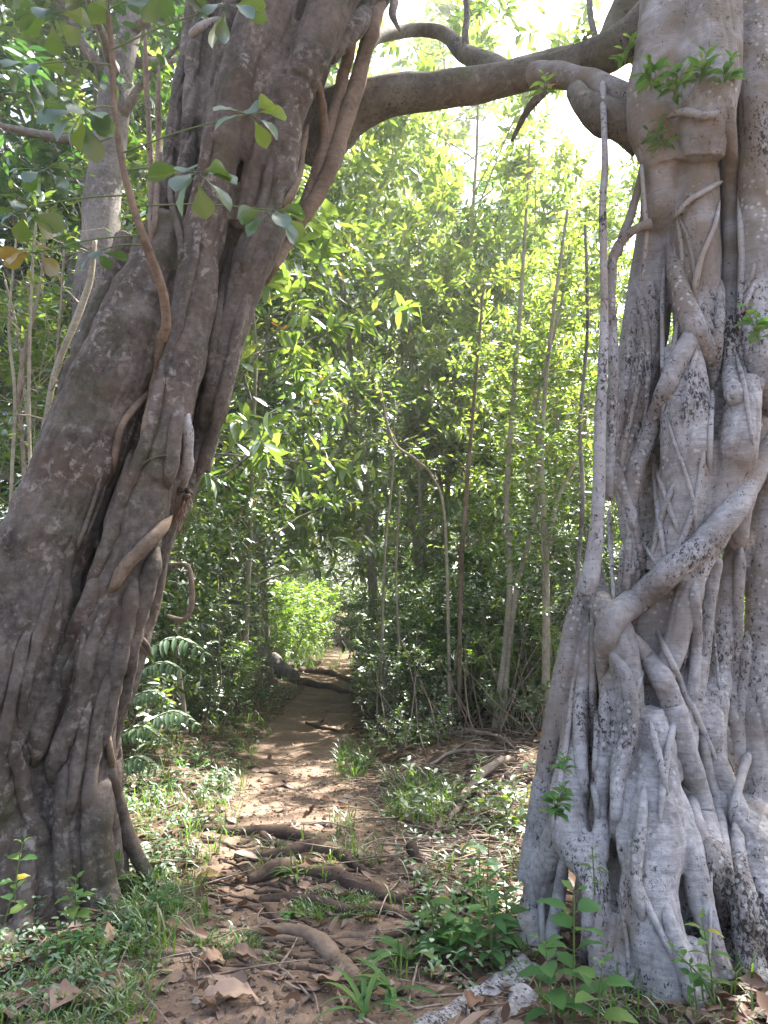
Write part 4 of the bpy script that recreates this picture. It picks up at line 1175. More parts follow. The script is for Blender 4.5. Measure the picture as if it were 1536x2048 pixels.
# twigs of the litter
mb = MB()
for k in range(900):
    if k < 520:
        px, py = rng.uniform(700, 1120), rng.uniform(1430, 1760)
    else:
        px, py = rng.uniform(0, 1300), rng.uniform(1480, 2040)
    g = G(px, py)
    if abs(path_d(g[0], g[1])) < .5 and rng.random() < .75:
        continue
    a = rng.uniform(0, 6.28); ln = rng.gamma(3, .11) + .05
    e = np.array([math.cos(a), math.sin(a), 0]) * ln
    h = rng.uniform(.004, .05) if k < 520 else .006
    p = spline([g + [0, 0, h], g + e * .5 + [rng.normal(0, .03), rng.normal(0, .03), h + rng.uniform(0, .05)], g + e + [0, 0, rng.uniform(0, .1) if k < 520 else .01]], 6)
    tube(mb, p, np.linspace(.006, .002, 6) * rng.uniform(.5, 1.3), 4, tone=rng.random())
tag(mb.obj('twig_litter', M['twig']), 'dry brown twigs scattered among the leaf litter', kind='stuff')


# crumbs of soil and small stones on the trail
n = 5200
Yc_ = np.exp(rng.uniform(np.log(2.4), np.log(9), n)); xc_ = np.interp(Yc_, PATH_Y, PATH_X) + rng.normal(0, .62, n)
sz = rng.gamma(2, .0028, n) + .0025
O = np.array([[1, 0, 0], [0, 1, 0], [-1, 0, 0], [0, -1, 0], [0, 0, .7], [0, 0, -.7]])
V = np.c_[xc_, Yc_, ground_h(xc_, Yc_) + sz * .3][:, None] + O[None] * sz[:, None, None] * rng.uniform(.6, 1.5, (n, 6, 1))
k = np.arange(n)[:, None] * 6
mb = MB(); mb.add(V.reshape(-1, 3), [np.concatenate([k + [[a, (a + 1) % 4, 4]] for a in range(4)] + [k + [[(a + 1) % 4, a, 5]] for a in range(4)])], np.repeat(rng.random(n), 6))
tag(mb.obj('soil_crumbs', M['crumb'], smooth=False), 'crumbs of soil and small stones on the trail', kind='stuff')
# dry brush under the saplings on the right
mb = MB()
for k in range(230):
    px, Y = (rng.uniform(735, 1120), rng.uniform(8.2, 13)) if k < 180 else (rng.uniform(400, 520), rng.uniform(10, 14))
    x = XX(px, Y)
    if abs(path_d(x, Y)) < .9: continue
    p0 = np.array([x, Y, ground_h(x, Y) - .02])
    tube(mb, bend_line(p0, [rng.normal(0, .35), rng.normal(0, .3), 1], rng.uniform(.4, 1.9), 7, rng, .09), np.linspace(.007, .002, 7) * rng.uniform(.6, 1.4), 4)
tag(mb.obj('dry_brush', M['twig']), 'tangle of thin dry stems under the saplings', kind='stuff')


def dead_leaf(px, py, L, W, ang, label, tone=.7, curl=.5, prof='lobed', mat='dead_leaf', lift=.02, seed=1, tilt=.25):
    g = G(px, py); g[2] += lift
    root = empty('fallen_leaf', g, label, 'leaf')
    mb = MB(); a = np.array([math.cos(ang), math.sin(ang), 0.])
    bigleaf(mb, g - a * L * .45 + [0, 0, .02], a + [0, 0, .25], np.array([rng.normal(0, tilt), -abs(rng.normal(0, tilt)) - .2, 1.]), L * .9, W * .85, tone, curl * 1.4, .55, prof, .2, 12, seed)
    mb.obj('blade', M[mat], root)
    b = MB(); tube(b, spline([g - a * L * .5 + [0, 0, .02], g - a * L * .62 + [0, 0, .025], g - a * L * .75 + [.01, 0, .01]], 5), [.003] * 5, 5)
    b.obj('leaf_stalk', M['twig'], root)


dead_leaf(470, 2012, .25, .115, .15, 'largest curled brown dead leaf on the bare soil at the bottom edge', .97, .45, seed=2)
dead_leaf(655, 1975, .20, .13, 2.2, 'pale crumpled dead leaf beside the bending brown root', .95, .7, seed=3)
dead_leaf(692, 2010, .16, .08, 1.5, 'small upright tan dead leaf below the crumpled pale one', .9, .8, seed=4)
dead_leaf(440, 1934, .16, .09, .5, 'pinkish dead leaf folded on the thin straight root', .9, .8, seed=5)
dead_leaf(490, 1925, .15, .07, -.2, 'long folded tan dead leaf right of the pinkish folded one', .85, .5, seed=6)
dead_leaf(235, 1888, .19, .11, 1.2, 'broad pale dead leaf among grass beside the left fig', .9, .6, seed=7)
dead_leaf(360, 1868, .22, .10, -.6, 'long brown dead leaf draped on the litter left of the trail', .7, .6, seed=8)
dead_leaf(395, 1700, .12, .06, 1.4, 'upright pale dead leaf standing left of the root stairs', .95, .9, seed=9, lift=.05)
dead_leaf(625, 1645, .17, .08, .1, 'dark curled leaf on the trail above the uppermost root', .15, -.6, seed=10)
dead_leaf(420, 1772, .16, .07, .1, 'bright yellow fallen leaf left of the blunt root stub', .5, .3, mat='yellow_leaf', seed=11)
dead_leaf(940, 1712, .16, .08, .4, 'orange brown fallen leaf beside the long leaved plants', .45, .4, mat='yellow_leaf', seed=12)
dead_leaf(130, 2020, .2, .1, .1, 'pale dead leaf in the grass at the lower left corner', .9, .4, seed=13)
dead_leaf(550, 1631, .11, .04, .1, 'small pale dead leaf on the trail before the hollow', .95, .3, seed=14)
dead_leaf(950, 2020, .15, .09, 1.2, 'orange brown dead leaf among the roots of the pale fig', .5, .4, seed=15)
dead_leaf(810, 1672, .13, .07, .5, 'reddish dead leaf on the right edge of the trail', .5, .5, seed=16)
dead_leaf(200, 2010, .16, .06, .9, 'grey curled dead leaf in front of the grass on the left', .8, .6, seed=17)
for k, (px, py) in enumerate(((300, 1985), (560, 1960), (610, 1780), (500, 1858), (700, 1785), (760, 1720), (650, 1600), (560, 1500), (350, 1960), (745, 1900), (860, 1690), (880, 1745))):
    g = G(px, py)
    o = None
    mb = MB(); a = rng.uniform(0, 6.28); v = np.array([math.cos(a), math.sin(a), .1])
    bigleaf(mb, np.array([0, 0, .015]) - v * .05, v, np.array([0, -.4, 1.]), rng.uniform(.09, .13), .06, rng.uniform(.6, 1), .6, .4, 'lobed', .12, 9, 30 + k)
    o = mb.obj('fallen_leaf', M['dead_leaf'], None, off=(0, 0, 0)); o.location = g
    tag(o, 'small curled tan dead leaf lying on the bare trail', 'leaf', 'small dead leaves on the trail')

# ------------------------------------------------------------------ grass and ground cover
gb = MB(); hb = MB()
TUFTS = []
def patch_tufts(n, x0, x1, y0, y1, h, nb, off_path=True):
    for _ in range(n):
        g = G(rng.uniform(x0, x1), rng.uniform(y0, y1))
        if off_path and abs(path_d(g[0], g[1])) < .5 and rng.random() < .8:
            continue
        TUFTS.append((g, h * rng.uniform(.6, 1.3), int(nb * rng.uniform(.6, 1.3))))
patch_tufts(170, -60, 320, 1890, 2070, .10, 11)
patch_tufts(70, 200, 420, 1780, 1920, .17, 11)
patch_tufts(95, 215, 470, 1560, 1820, .15, 8)
patch_tufts(110, 260, 520, 1420, 1640, .22, 9)
patch_tufts(60, 380, 600, 1340, 1480, .25, 10)
patch_tufts(45, 775, 905, 1560, 1650, .24, 13)
patch_tufts(28, 680, 745, 1490, 1570, .26, 12, False)
patch_tufts(60, 590, 750, 1790, 1842, .06, 22, False)
patch_tufts(26, 480, 760, 1660, 1770, .13, 7, False)
patch_tufts(20, 660, 760, 1640, 1730, .14, 8, False)
patch_tufts(40, 760, 1060, 1640, 1960, .15, 8)
patch_tufts(18, 380, 560, 1880, 1930, .08, 10, False)
patch_tufts(160, 540, 690, 1290, 1345, .45, 12)
patch_tufts(30, 690, 720, 1300, 1345, .4, 12)
patch_tufts(40, 1080, 1500, 1960, 2060, .12, 8)
for g, h, nb in TUFTS:
    a = rng.uniform(0, 6.28, nb); rr = rng.uniform(0, .05 + h * .15, nb)
    pb = g + np.c_[np.cos(a) * rr, np.sin(a) * rr, np.zeros(nb) - .005]
    a2 = a + rng.normal(0, .6, nb)
    blades(gb, pb, np.c_[np.cos(a2), np.sin(a2)], h * rng.uniform(.5, 1.2, nb), rng.uniform(.004, .009, nb) * (1 + h * 1.5), rng.uniform(.25, 1.1, nb), np.clip(rng.beta(2, 3, nb), 0, 1))
tag(gb.obj('grass', M['grass']), 'green grass tufts growing beside the trail', kind='stuff')
for (n, x0, x1, y0, y1, sz) in ((330, 200, 500, 1560, 1880, .04), (300, 250, 540, 1370, 1600, .05), (110, -40, 330, 1850, 2060, .03), (260, 470, 620, 1310, 1420, .06), (160, 700, 1080, 1480, 1760, .035), (120, 760, 1060, 1760, 1980, .04)):
    for _ in range(n):
        g = G(rng.uniform(x0, x1), rng.uniform(y0, y1))
        if abs(path_d(g[0], g[1])) < .62:
            continue
        m = rng.integers(3, 8); h = rng.uniform(.02, .16)
        a = rng.uniform(0, 6.28, m)
        A = np.c_[np.cos(a), np.sin(a), rng.normal(0, .2, m)]
        leaves(hb, g + np.c_[A[:, :2] * .02, h * rng.uniform(.5, 1, m)], A, np.c_[rng.normal(0, .3, (m, 2)), np.ones(m)], sz * rng.uniform(.7, 1.5, m), sz * rng.uniform(.4, .7, m), np.clip(rng.beta(2, 2.5, m), 0, .95), .2)
tag(hb.obj('ground_cover', M['seedling']), 'small leafy herbs covering the ground beside the trail', kind='stuff')


# ------------------------------------------------------------------ broad-leaved seedlings
def seedling(px, py, H, pairs, L, W, label, seed, lean=(0, 0), prof='ovate', mat='seedling', Y=None, top=.3, tone=(.2, .8), curl=.45, name='seedling', group=None, stems=1):
    r = np.random.default_rng(seed)
    g = G(px, py) if Y is None else P(px, py, Y)
    root = empty(name, g, label, 'plant', group)
    for s_ in range(stems):
        ln = np.array(lean) + (r.normal(0, .35, 2) if s_ else 0)
        hh = H * (1 if not s_ else r.uniform(.55, .9))
        st = spline([g - [0, 0, .03 if Y is None else 0], g + [ln[0] * hh * .4, ln[1] * hh * .4, hh * .55], g + [ln[0] * hh, ln[1] * hh, hh]], 14)
        mb = MB(); tube(mb, st, np.linspace(.0055, .0025, 14) * (H / .4) ** .5, 6)
        lf = MB()
        ph = r.uniform(0, 3.14)
        for k in range(pairs):
            t = top + (1 - top) * k / max(1, pairs - 1)
            p = st[min(13, int(t * 13))]
            sz = (1.05 - .5 * abs(t - .55)) * r.uniform(.85, 1.1) * (.6 if k == pairs - 1 else 1)
            for q in range(2):
                an = ph + k * 1.57 + q * math.pi + r.normal(0, .2)
                a = np.array([math.cos(an), math.sin(an), r.uniform(.1, .55) + (.7 if k == pairs - 1 else 0)])
                an_ = norm(a)
                e = p + an_ * L * .14
                tube(mb, [p, (p + e) / 2, e], [.002, .0018, .0016], 4)
                bigleaf(lf, e, a, norm(np.array([0, 0, 1.]) + r.normal(0, .2, 3)), L * sz, W * sz, np.clip(r.uniform(*tone), 0, 1), curl * r.uniform(.6, 1.6), .22, prof, .06, 7, int(seed * 31 + k * 7 + q))
        mb.obj('stem', M['seedling_stem'], root)
        lf.obj('foliage', M[mat], root)
    return root


m_, nt_ = new_mat('green_stem'); finish(nt_, (.13, .17, .06), .6); M['seedling_stem'] = m_
seedling(1150, 2070, .52, 6, .14, .075, 'leafy green seedling rising in front of the pale fig base', 3, (-.0, -.12), Y=3.05)
seedling(1110, 2075, .33, 5, .12, .07, 'low broad leaved seedling left of the taller one at the pale fig base', 4, (-.1, -.1), Y=2.95)
seedling(1195, 2080, .28, 4, .13, .075, 'dark green broad leaved seedling at the bottom edge below the pale fig', 5, (.05, -.2), Y=2.85)
seedling(1020, 1900, .30, 5, .12, .055, 'green seedling at the left flank of the pale fig', 6, (-.1, -.1), stems=2)
seedling(985, 1940, .36, 6, .13, .055, 'leafy seedling in front of the left buttress of the pale fig', 7, (-.05, 0), stems=2)
seedling(870, 1905, .27, 5, .11, .06, 'yellow green seedling with broad leaves right of the trail roots', 8, (-.1, 0), tone=(.5, .95), stems=2)
seedling(905, 1925, .25, 5, .10, .055, 'bushy seedling beside the yellow green one right of the trail', 9, (.1, 0), stems=3)
seedling(960, 1800, .22, 4, .12, .05, 'small seedling behind the bushy seedlings right of the trail', 10, stems=2)
seedling(975, 1770, .28, 4, .20, .06, 'plant with long pointed leaves right of the trail stump', 11, (.05, -.1), prof='lance', mat='fern', curl=.7)
seedling(1015, 1700, .20, 3, .17, .05, 'long leaved plant left of the pale fig above the trail stump', 12, (.02, 0), prof='lance', mat='fern', curl=.7)
seedling(1075, 1560, .22, 3, .16, .06, 'silvery leaved plant touching the left edge of the pale fig', 13, (-.4, -.1), prof='lance', mat='fern', curl=.5)
seedling(1430, 2010, .30, 6, .075, .035, 'upright small leaved seedling at the right foot of the pale fig', 14, (-.1, 0), Y=3.0, tone=(.5, .9), stems=2)
seedling(1395, 2030, .18, 4, .06, .03, 'tiny seedling left of the upright one at the right foot of the pale fig', 15, (-.1, 0), Y=3.0)
seedling(1110, 1640, .16, 4, .075, .05, 'green seedling growing in a bark hollow of the pale fig', 16, (.25, -.3), Y=3.42, stems=3, name='bark_plant')
seedling(1128, 1545, .07, 3, .07, .035, 'little fern like tuft on a ledge of the pale fig', 17, (0, -.4), Y=3.45, stems=3, name='bark_plant')
seedling(1190, 1790, .20, 4, .055, .04, 'pale green climber on the middle of the pale fig base', 18, (-.05, -.1), Y=3.25, tone=(.5, .98), name='bark_plant')
seedling(1520, 690, .18, 4, .085, .06, 'light green sprig growing from the right side of the pale fig', 19, (-.5, -.3), Y=3.45, tone=(.4, .7), name='bark_plant', stems=2)
seedling(28, 1790, .22, 3, .085, .055, 'light green seedling before the foot of the brown fig', 20, (.1, 0), tone=(.5, .95), Y=3.55)
seedling(150, 1850, .20, 4, .085, .055, 'yellow green seedling at the foot of the brown fig', 21, (-.05, 0), tone=(.5, .95), Y=3.55, stems=2)
seedling(8, 1850, .14, 3, .10, .05, 'bright green seedling at the left edge of the picture', 22, (.3, 0), tone=(.5, .8), Y=3.4)
seedling(225, 1815, .22, 3, .13, .065, 'blue green seedling right of the brown fig foot', 23, (.1, 0))
seedling(165, 1920, .14, 4, .06, .04, 'small seedling in the grass under the brown fig', 24, stems=3)
seedling(110, 1935, .16, 4, .06, .04, 'leafy seedling in the grass left of the dead leaves', 25, stems=3)
seedling(330, 1850, .2, 4, .07, .035, 'small leafy plant on the litter left of the trail roots', 26, stems=3)
seedling(820, 1440, .55, 7, .09, .035, 'slim upright seedling beyond the root stump right of the trail', 27, (-.03, 0), prof='lance')
seedling(1330, 300, .12, 3, .09, .03, 'leafy sprig on the upper trunk of the pale fig', 28, (-.4, -.5), Y=3.6, name='bark_plant', stems=3, prof='lance')
for k_, (px_, py_, lab_) in enumerate(((1300, 180, 'leafy sprig on the mossy upper trunk of the pale fig, left of the others'), (1350, 200, 'leafy sprig above the short level root of the pale fig'), (1400, 170, 'pale green sprig high on the pale fig between mossy strands'), (1445, 180, 'leafy sprig beside the long straight root at the top of the pale fig'))):
    seedling(px_, py_, .13, 4, .10, .032, lab_, 60 + k_, (-.2 + .15 * k_, -.6), Y=3.45, name='bark_plant', stems=3, prof='lance')
seedling(1250, 130, .12, 3, .09, .03, 'leafy sprig at the fork of limb and pale fig', 29, (.2, -.5), Y=3.75, name='bark_plant', stems=3, prof='lance', tone=(.5, .98))
seedling(1090, 190, .10, 3, .09, .03, 'bright leafy sprig hanging under the joined limbs', 30, (-.1, -.4), Y=4.1, name='bark_plant', stems=2, prof='lance', tone=(.6, .95))
seedling(1180, 100, .16, 3, .07, .025, 'thin leafy sprig standing on the limb against the sky', 31, (-.4, 0), Y=4.25, name='bark_plant', stems=3, prof='lance', tone=(.6, .95))


def strap_plant(px, py, n, L, W, label, seed, Y=None):
    r = np.random.default_rng(seed); g = G(px, py) if Y is None else P(px, py, Y)
    root = empty('strap_leaved_plant', g, label, 'plant')
    for k in range(n):
        mb = MB(); an = r.uniform(0, 6.28)
        a = np.array([math.cos(an), math.sin(an), r.uniform(.7, 1.7)])
        bigleaf(mb, g, a, np.array([-math.cos(an), -math.sin(an), 1.2]), L * r.uniform(.6, 1.15), W, r.uniform(.2, .8), r.uniform(.7, 1.3), .3, 'strap', .02, 10, seed + k)
        mb.obj('leaf', M['seedling'], root)


strap_plant(785, 1990, 9, .30, .03, 'strap leaved plant with arching leaves at the lower right of the trail', 1)
strap_plant(730, 2030, 9, .30, .022, 'thin strap leaved plant at the bottom edge right of the trail', 2)
strap_plant(820, 1930, 9, .32, .045, 'broad strap leaved plant behind the arching one', 3)
strap_plant(720, 1535, 12, .30, .03, 'dark strap leaved tuft on the right lip of the trail hollow', 4)
strap_plant(585, 1835, 7, .12, .03, 'small blue green rosette beside the mossy grass patch', 5)
strap_plant(590, 1755, 8, .2, .02, 'grassy tuft growing out of the blunt root stub', 6)
strap_plant(300, 1790, 12, .33, .024, 'arching strap leaved tuft right of the brown fig', 7)
strap_plant(370, 1860, 9, .22, .02, 'grassy tuft beside the long brown dead leaf', 8)
strap_plant(395, 1530, 12, .36, .025, 'sunlit strap leaved tuft on the left bank', 9)
strap_plant(365, 1430, 10, .34, .025, 'arching grassy tuft on the left bank above the sunlit one', 10)
strap_plant(850, 1590, 14, .34, .02, 'sunlit grassy tuft right of the trail hollow', 11)


def frond(px, py, Y, L, ang, label, seed, n=9, pl=.13, group=None, up=.3):
    r = np.random.default_rng(seed); b = P(px, py, Y)
    root = empty('fern_frond', b, label, 'fern', group)
    a = np.array([math.cos(ang) * .9, -.25, up]); mid = spline([b, b + a * L * .5, b + a * L - [0, 0, L * .38]], 18)
    mb = MB(); tube(mb, mid, np.linspace(.005, .0015, 18), 6); mb.obj('stalk', M['seedling_stem'], root)
    lf = MB()
    for k in range(n):
        t = .12 + .86 * k / n; i = min(16, int(t * 17)); T = norm(mid[i + 1] - mid[i])
        S_ = norm(np.cross(T, [0, -.35, 1.])); 
        for sgn in (-1, 1):
            A = S_ * sgn + T * .45 + [0, 0, -.28]
            ln = pl * (1 - .55 * abs(t - .35) / .65) * r.uniform(.9, 1.1)
            bigleaf(lf, mid[i], A, np.array([0, -.7, 1.]), ln, ln * .24, r.uniform(.2, .8), .5, .2, 'lance', .05, 6, seed * 50 + k)
    lf.obj('foliage', M['fern'], root)


frond(285, 1300, 5.0, .55, .0, 'large blue green fern frond reaching out behind the brown fig', 1, pl=.17)
frond(270, 1345, 4.8, .45, .15, 'fern frond below the large one beside the brown fig', 2)
frond(300, 1440, 5.3, .42, -.1, 'drooping fern frond on the left bank under the others', 3, pl=.15)
frond(235, 1470, 4.7, .38, .3, 'dark fern frond close to the brown fig above the root flare', 4)
frond(230, 1530, 4.6, .34, .0, 'lowest fern frond beside the root flare of the brown fig', 5, pl=.13)
frond(255, 1400, 5.0, .4, -.3, 'pale fern frond half hidden behind the brown fig', 6)


# ------------------------------------------------------------------ climbing glossy-leaved shrub in front of the brown fig
stemp = [(205, -60, 6, 3.2), (222, 80, 6, 3.25), (228, 200, 6.5, 3.3), (240, 300, 7, 3.35), (258, 380, 8, 3.4), (280, 455, 9, 3.45), (308, 530, 10, 3.52), (326, 585, 10, 3.58), (332, 640, 10, 3.66), (326, 680, 9, 3.74)]
cl = empty('climbing_shrub', P(326, 690, 3.74), 'glossy leaved climbing shrub with a thin brown stem against the brown fig', 'shrub')
mb = MB(); w, rr_ = free_tube(stemp, 3.4, 60); tube(mb, w, rr_, 9, .15, 5); mb.obj('stem', M['bark_root'], cl)
CLUST = [  # start of the stalk, end (px, py, Y), leaves, length, seed, colour
    ((228, 215, 3.3), (165, 225, 3.05), 11, .17, 1, (.1, .75)),
    ((248, 305, 3.35), (500, 228, 3.2), 7, .15, 2, (.1, .8)),
    ((255, 340, 3.37), (395, 345, 3.12), 8, .19, 3, (.1, .8)),
    ((275, 412, 3.42), (545, 420, 3.25), 7, .16, 4, (.1, .8)),
    ((262, 390, 3.4), (45, 420, 3.3), 8, .16, 5, (.0, .4)),
    ((285, 470, 3.45), (75, 505, 3.35), 7, .15, 6, (.94, 1.)),
    ((222, 100, 3.25), (455, 10, 3.3), 8, .16, 7, (.0, .4)),
    ((215, 30, 3.25), (100, 25, 3.2), 9, .16, 8, (.0, .5)),
    ((220, 60, 3.25), (215, -10, 3.1), 8, .17, 9, (.0, .5)),
    ((224, 130, 3.26), (60, 130, 3.5), 8, .15, 10, (.0, .4)),
    ((290, 490, 3.47), (190, 505, 3.6), 6, .12, 11, (.0, .3)),
    ((235, 270, 3.34), (90, 340, 3.6), 7, .14, 12, (.0, .3)),
    ((215, 20, 3.25), (340, -25, 3.2), 9, .17, 13, (.0, .5)),
]
for (a_, b_, nl, L, sd, tn) in CLUST:
    r = np.random.default_rng(sd + 300)
    A_, B_ = P(*a_), P(*b_)
    mb = MB(); mid = (A_ + B_) / 2 + [0, 0, .02]
    tube(mb, spline([A_, mid, B_], 10), np.linspace(.0045, .003, 10), 6)
    mb.obj('leaf_stalk', M['seedling_stem'], cl)
    lf = MB(); ou = norm(B_ - A_)
    for k in range(nl):
        an = 6.283 * k / nl + r.normal(0, .2)
        hang = r.random() < .5
        a = np.array([math.cos(an), math.sin(an) * .7 - (.25 if hang else 0), r.uniform(-.75, -.2) if hang else r.uniform(-.3, .15)]) + ou * .3
        e = B_ + norm(a) * .035
        tube(lf, [B_, (B_ + e) / 2, e], [.002, .002, .002], 4, tone=.4)
        bigleaf(lf, e, a, norm(np.array([0, -.9, .7] if hang else [0, .5, 1.]) + r.normal(0, .25, 3)), L * r.uniform(.85, 1.15), L * .58, r.uniform(*tn), r.uniform(.2, .7), .22, 'obovate', .05, 8, sd * 20 + k)
    lf.obj('foliage', M['octopus'], cl)


# ------------------------------------------------------------------ traced stems
def stem_thing(name, stems, Y, label, cat, mat, group=None, ntw=0, leafmat='leaf_bright', L=.12, W=.04, twl=.4, seed=1, first=.35, nlf=8, sides=7):
    r = np.random.default_rng(seed)
    w0, _ = free_tube(stems[0], Y)
    root = empty(name, [w0[0][0], w0[0][1], min(w0[0][2], ground_h(w0[0][0], w0[0][1]))], label, cat, group)
    lf = MB()
    for k, pts in enumerate(stems):
        w, rr = free_tube(pts, Y)
        rr = rr * .75
        mb = MB(); tube(mb, w, rr, sides, .08, seed + k)
        n = len(w)
        for q in range(ntw):
            i = int(n * (first + (1 - first) * r.random())); i = min(i, n - 2)
            d = norm(np.array([r.normal(), r.normal() * .7, r.uniform(.1, 1.1)]))
            tw = bend_line(w[i], d, twl * r.uniform(.5, 1.5), 6, r, .12, .0)
            tube(mb, tw, np.linspace(max(.003, rr[i] * .35), .0015, 6), 4)
            if nlf: twig_leaves(lf, tw, nlf, L, W, r)
        mb.obj('stem', mat, root)
    if lf.n:
        lf.obj('foliage', M[leafmat], root)
    return root


BS = M['bark_stem']
stem_thing('sapling', [[(985, 1490, 9), (1008, 1320, 9), (1020, 1150, 8), (1013, 1000, 7), (1024, 830, 7), (1040, 620, 6), (1052, 430, 4), (1060, 280, 3)],
                       [(1000, 1485, 8), (1028, 1210, 8), (1058, 1080, 7), (1080, 960, 6), (1075, 800, 5), (1120, 620, 4), (1140, 480, 3)]], 9.2, 'pale two stemmed sapling standing left of the pale fig', 'sapling', BS, ntw=22, seed=1, first=.5)
stem_thing('sapling', [[(1090, 1490, 11), (1092, 1250, 11), (1090, 1080, 9), (1083, 950, 7), (1090, 780, 6), (1110, 600, 5), (1135, 420, 4)],
                       [(1090, 1120, 7), (1115, 1000, 6), (1160, 900, 4), (1180, 780, 3)]], 8.6, 'straight pale sapling nearest the left edge of the pale fig', 'sapling', BS, ntw=22, seed=2, first=.45)
stem_thing('sapling', [[(918, 1440, 6), (922, 1150, 6), (932, 1000, 6), (942, 870, 5), (955, 720, 4), (968, 560, 3)]], 9.5, 'thin reddish brown sapling with dead leaves left of the two stemmed one', 'sapling', M['bark_root'], ntw=15, seed=3, first=.25)
stem_thing('sapling', [[(762, 1395, 4), (765, 1250, 4), (770, 1100, 3), (785, 950, 3), (790, 800, 2)], [(795, 1440, 4), (797, 1280, 4), (792, 1150, 3), (800, 980, 2)]], 10.5, 'thin twin stems at the right edge of the trail', 'sapling', BS, ntw=4, seed=4, leafmat='leaf')
stem_thing('sapling', [[(1150, 1200, 6), (1165, 1000, 6), (1160, 850, 5), (1175, 650, 5), (1170, 450, 4)]], 8.0, 'sapling stem touching the hanging roots of the pale fig', 'sapling', M['bark_grey'], ntw=14, seed=5)
stem_thing('sapling', [[(760, 780, 4, 8.5), (785, 880, 4, 8.6), (830, 918, 4, 8.8), (865, 955, 4, 9), (890, 1050, 4, 9.2), (900, 1440, 5, 9.5)][::-1]], 9, 'crooked sapling bending left over the trail', 'sapling', BS, ntw=12, seed=6, leafmat='leaf')
for k, (stems, lab) in enumerate((
        ([[(-20, 1250, 9), (12, 1180, 9), (58, 1020, 9), (88, 860, 8), (112, 740, 9), (152, 640, 10), (180, 560, 9), (190, 480, 6)]], 'bent pale bare stem leaning along the brown fig on its left'),
        ([[(20, 1300, 5), (22, 1000, 5), (30, 800, 5), (18, 650, 4), (35, 450, 3)], [(70, 1250, 5), (62, 1000, 5), (58, 800, 5), (62, 600, 4), (72, 440, 3)]], 'pair of dry upright stems at the left edge'),
        ([[(40, 1200, 6), (48, 950, 6), (40, 760, 6), (78, 580, 4), (95, 420, 3)]], 'dry knotty stem between the upright pair and the brown fig'),
        ([[(100, 1000, 4), (105, 800, 4), (120, 640, 4), (128, 500, 3)], [(80, 1100, 4), (40, 700, 4), (10, 560, 3)]], 'thin crossed dry stems left of the brown fig'))):
    stem_thing('dry_shrub', stems, 5.6 + .25 * k, lab, 'shrub', M['bark_stem'] if k != 2 else M['twig'], ntw=16, seed=20 + k, nlf=3 if k else 0, twl=.5, L=.1, W=.028, leafmat='leaf', first=.1)
# bare twisted branch right of the brown fig
stem_thing('dead_branch', [[(330, 1130, 5), (360, 1128, 5), (378, 1135, 6), (384, 1180, 7), (382, 1215, 8), (368, 1240, 7), (335, 1232, 5)]], 6.0, 'hooked bare dead branch right of the brown fig', 'branch', M['bark_root'], seed=31, nlf=0)
# grey trunk behind the brown fig
gt = [(150, 1560, 40), (165, 1100, 42), (180, 800, 42), (190, 600, 42), (202, 450, 41), (212, 330, 40), (230, 200, 34), (246, 100, 32), (268, 0, 30), (290, -130, 28), (310, -300, 22)]
w, rr_ = free_tube(gt, 6.4, 50)
gr = empty('grey_tree', [w[0][0], w[0][1], ground_h(w[0][0], w[0][1])], 'grey trunked tree standing behind the brown fig on its left', 'tree')
mb = MB(); tube(mb, w, rr_, 14, .12, 8)
r = np.random.default_rng(88); lf = MB(); bw = MB()
grow(bw, lf, r, w[22:], rr_[22:], .1, 16, 1.8, .4, 7, .45, 8, .16, .06, 'whorl')
mb.obj('trunk', M['bark_grey'], gr); bw.obj('branches', M['bark_grey'], gr); lf.obj('crown', M['leaf_dark'], gr)

# ------------------------------------------------------------------ dead sticks on the right bank
STK = [([(900, 1645, 4), (935, 1600, 7), (975, 1560, 8), (1010, 1535, 6), (1030, 1528, 3)], 'thick pale dead branch lying on the right bank'),
       ([(1020, 1660, 4), (990, 1640, 5), (965, 1605, 5), (940, 1590, 3)], 'pale dead stick crossing the thick branch on the right bank'),
       ([(860, 1720, 3), (930, 1690, 4), (1000, 1690, 4), (1040, 1715, 3)], 'long pale dead stick below the thick branch'),
       ([(755, 1395, 6), (780, 1392, 8), (800, 1400, 8), (815, 1420, 5)], 'arched dead root at the right edge of the trail'),
       ([(870, 1480, 2), (930, 1470, 3), (990, 1480, 4), (1030, 1500, 2)], 'thin dark stick at the foot of the pale saplings'),
       ([(840, 1545, 2), (900, 1515, 3), (960, 1510, 3), (1040, 1512, 2)], 'straight dark stick along the right bank'),
       ([(985, 1600, 2), (1010, 1560, 3), (1030, 1580, 3), (1045, 1600, 2)], 'curled pale root beside the left edge of the pale fig')]
for pts, lab in STK:
    lying('dead_branch', pts, M['twig'], lab, 'branch', lift=2.0, lump=.2, sides=7, forks=[[(pts[1][0], pts[1][1], 2), (pts[1][0] + 25, pts[1][1] - 22, 1.5), (pts[1][0] + 48, pts[1][1] - 30, 1)]])

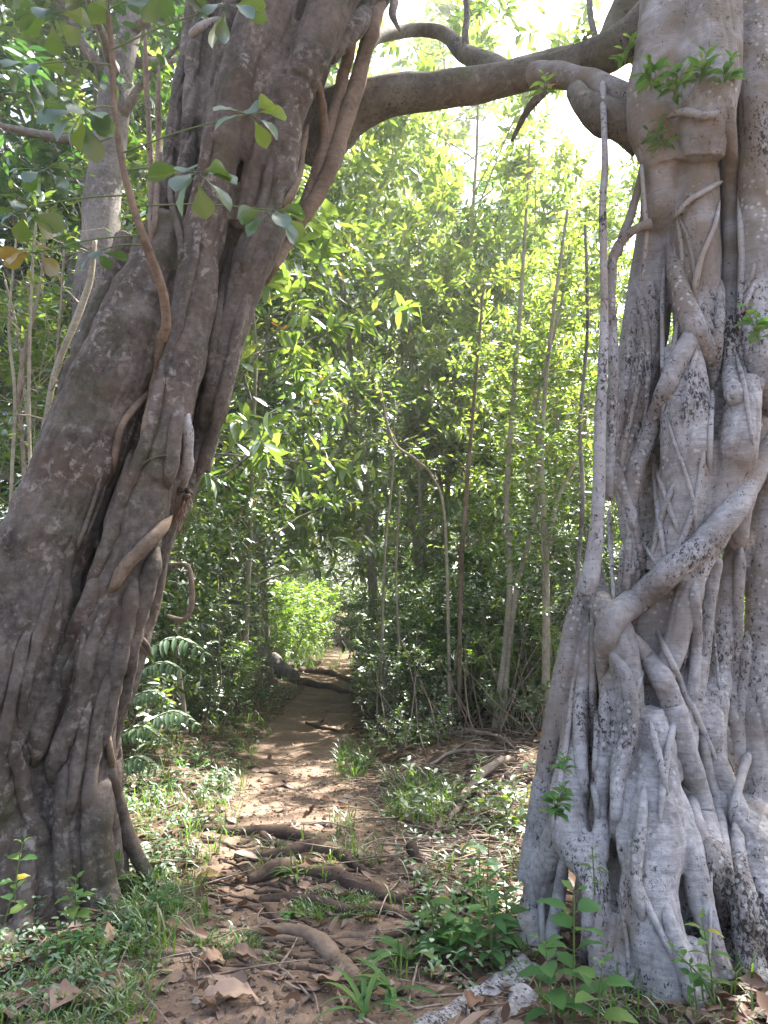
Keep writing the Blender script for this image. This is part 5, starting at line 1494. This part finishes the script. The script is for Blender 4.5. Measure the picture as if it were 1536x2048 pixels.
# ------------------------------------------------------------------ haze added to imitate the veil of lens flare
hz = MB()
x0, x1, y0, y1, z0, z1 = -405, 405, -65, 405, -2, 46
V = np.array([[x, y, z] for z in (z0, z1) for y in (y0, y1) for x in (x0, x1)], float)
hz.add(V, [np.array([[0, 2, 3, 1], [4, 5, 7, 6], [0, 1, 5, 4], [2, 6, 7, 3], [0, 4, 6, 2], [1, 3, 7, 5]])])
m_, nt_ = new_mat('veil_haze')
pv = nd(nt_, 'ShaderNodeVolumePrincipled', Density=HAZE, Anisotropy=.55)
pv.inputs['Color'].default_value = (.95, .95, .92, 1)
o_ = nt_.nodes.new('ShaderNodeOutputMaterial'); lk(nt_, pv.outputs[0], o_.inputs['Volume'])
tag(hz.obj('haze', m_, smooth=False), 'thin haze added between the trees to imitate lens flare', kind='stuff')

# ------------------------------------------------------------------ light
S_EL, S_AZ = R(59), R(42)
S = Vector((math.sin(S_AZ) * math.cos(S_EL), math.cos(S_AZ) * math.cos(S_EL), math.sin(S_EL)))
ld = bpy.data.lights.new('sun', 'SUN'); ld.energy = 5.0; ld.angle = R(.53); ld.color = (1, .94, .84)
sun = bpy.data.objects.new('sun', ld); COL.objects.link(sun)
sun.rotation_euler = S.to_track_quat('Z', 'Y').to_euler()
sun.location = (5, 10, 20)
wd = bpy.data.worlds.new('World'); SC.world = wd; wd.use_nodes = True
nt = wd.node_tree; bg = nt.nodes['Background']
sky = nt.nodes.new('ShaderNodeTexSky'); sky.sky_type = 'NISHITA'; sky.sun_disc = False
sky.sun_elevation = S_EL; sky.sun_rotation = S_AZ
sky.air_density = 1.0; sky.dust_density = 4.0; sky.ozone_density = 1.0
nt.links.new(sky.outputs[0], bg.inputs[0]); bg.inputs[1].default_value = .095

SC.view_settings.view_transform = 'Standard'
SC.view_settings.look = 'None'
SC.view_settings.exposure = 2.55
SC.view_settings.gamma = 1
SC.render.engine = 'CYCLES'
cy = SC.cycles
cy.use_denoising = True
cy.max_bounces = 6; cy.diffuse_bounces = 3; cy.glossy_bounces = 2; cy.transmission_bounces = 3; cy.transparent_max_bounces = 4
cy.sample_clamp_indirect = 8
cy.caustics_reflective = False; cy.caustics_refractive = False
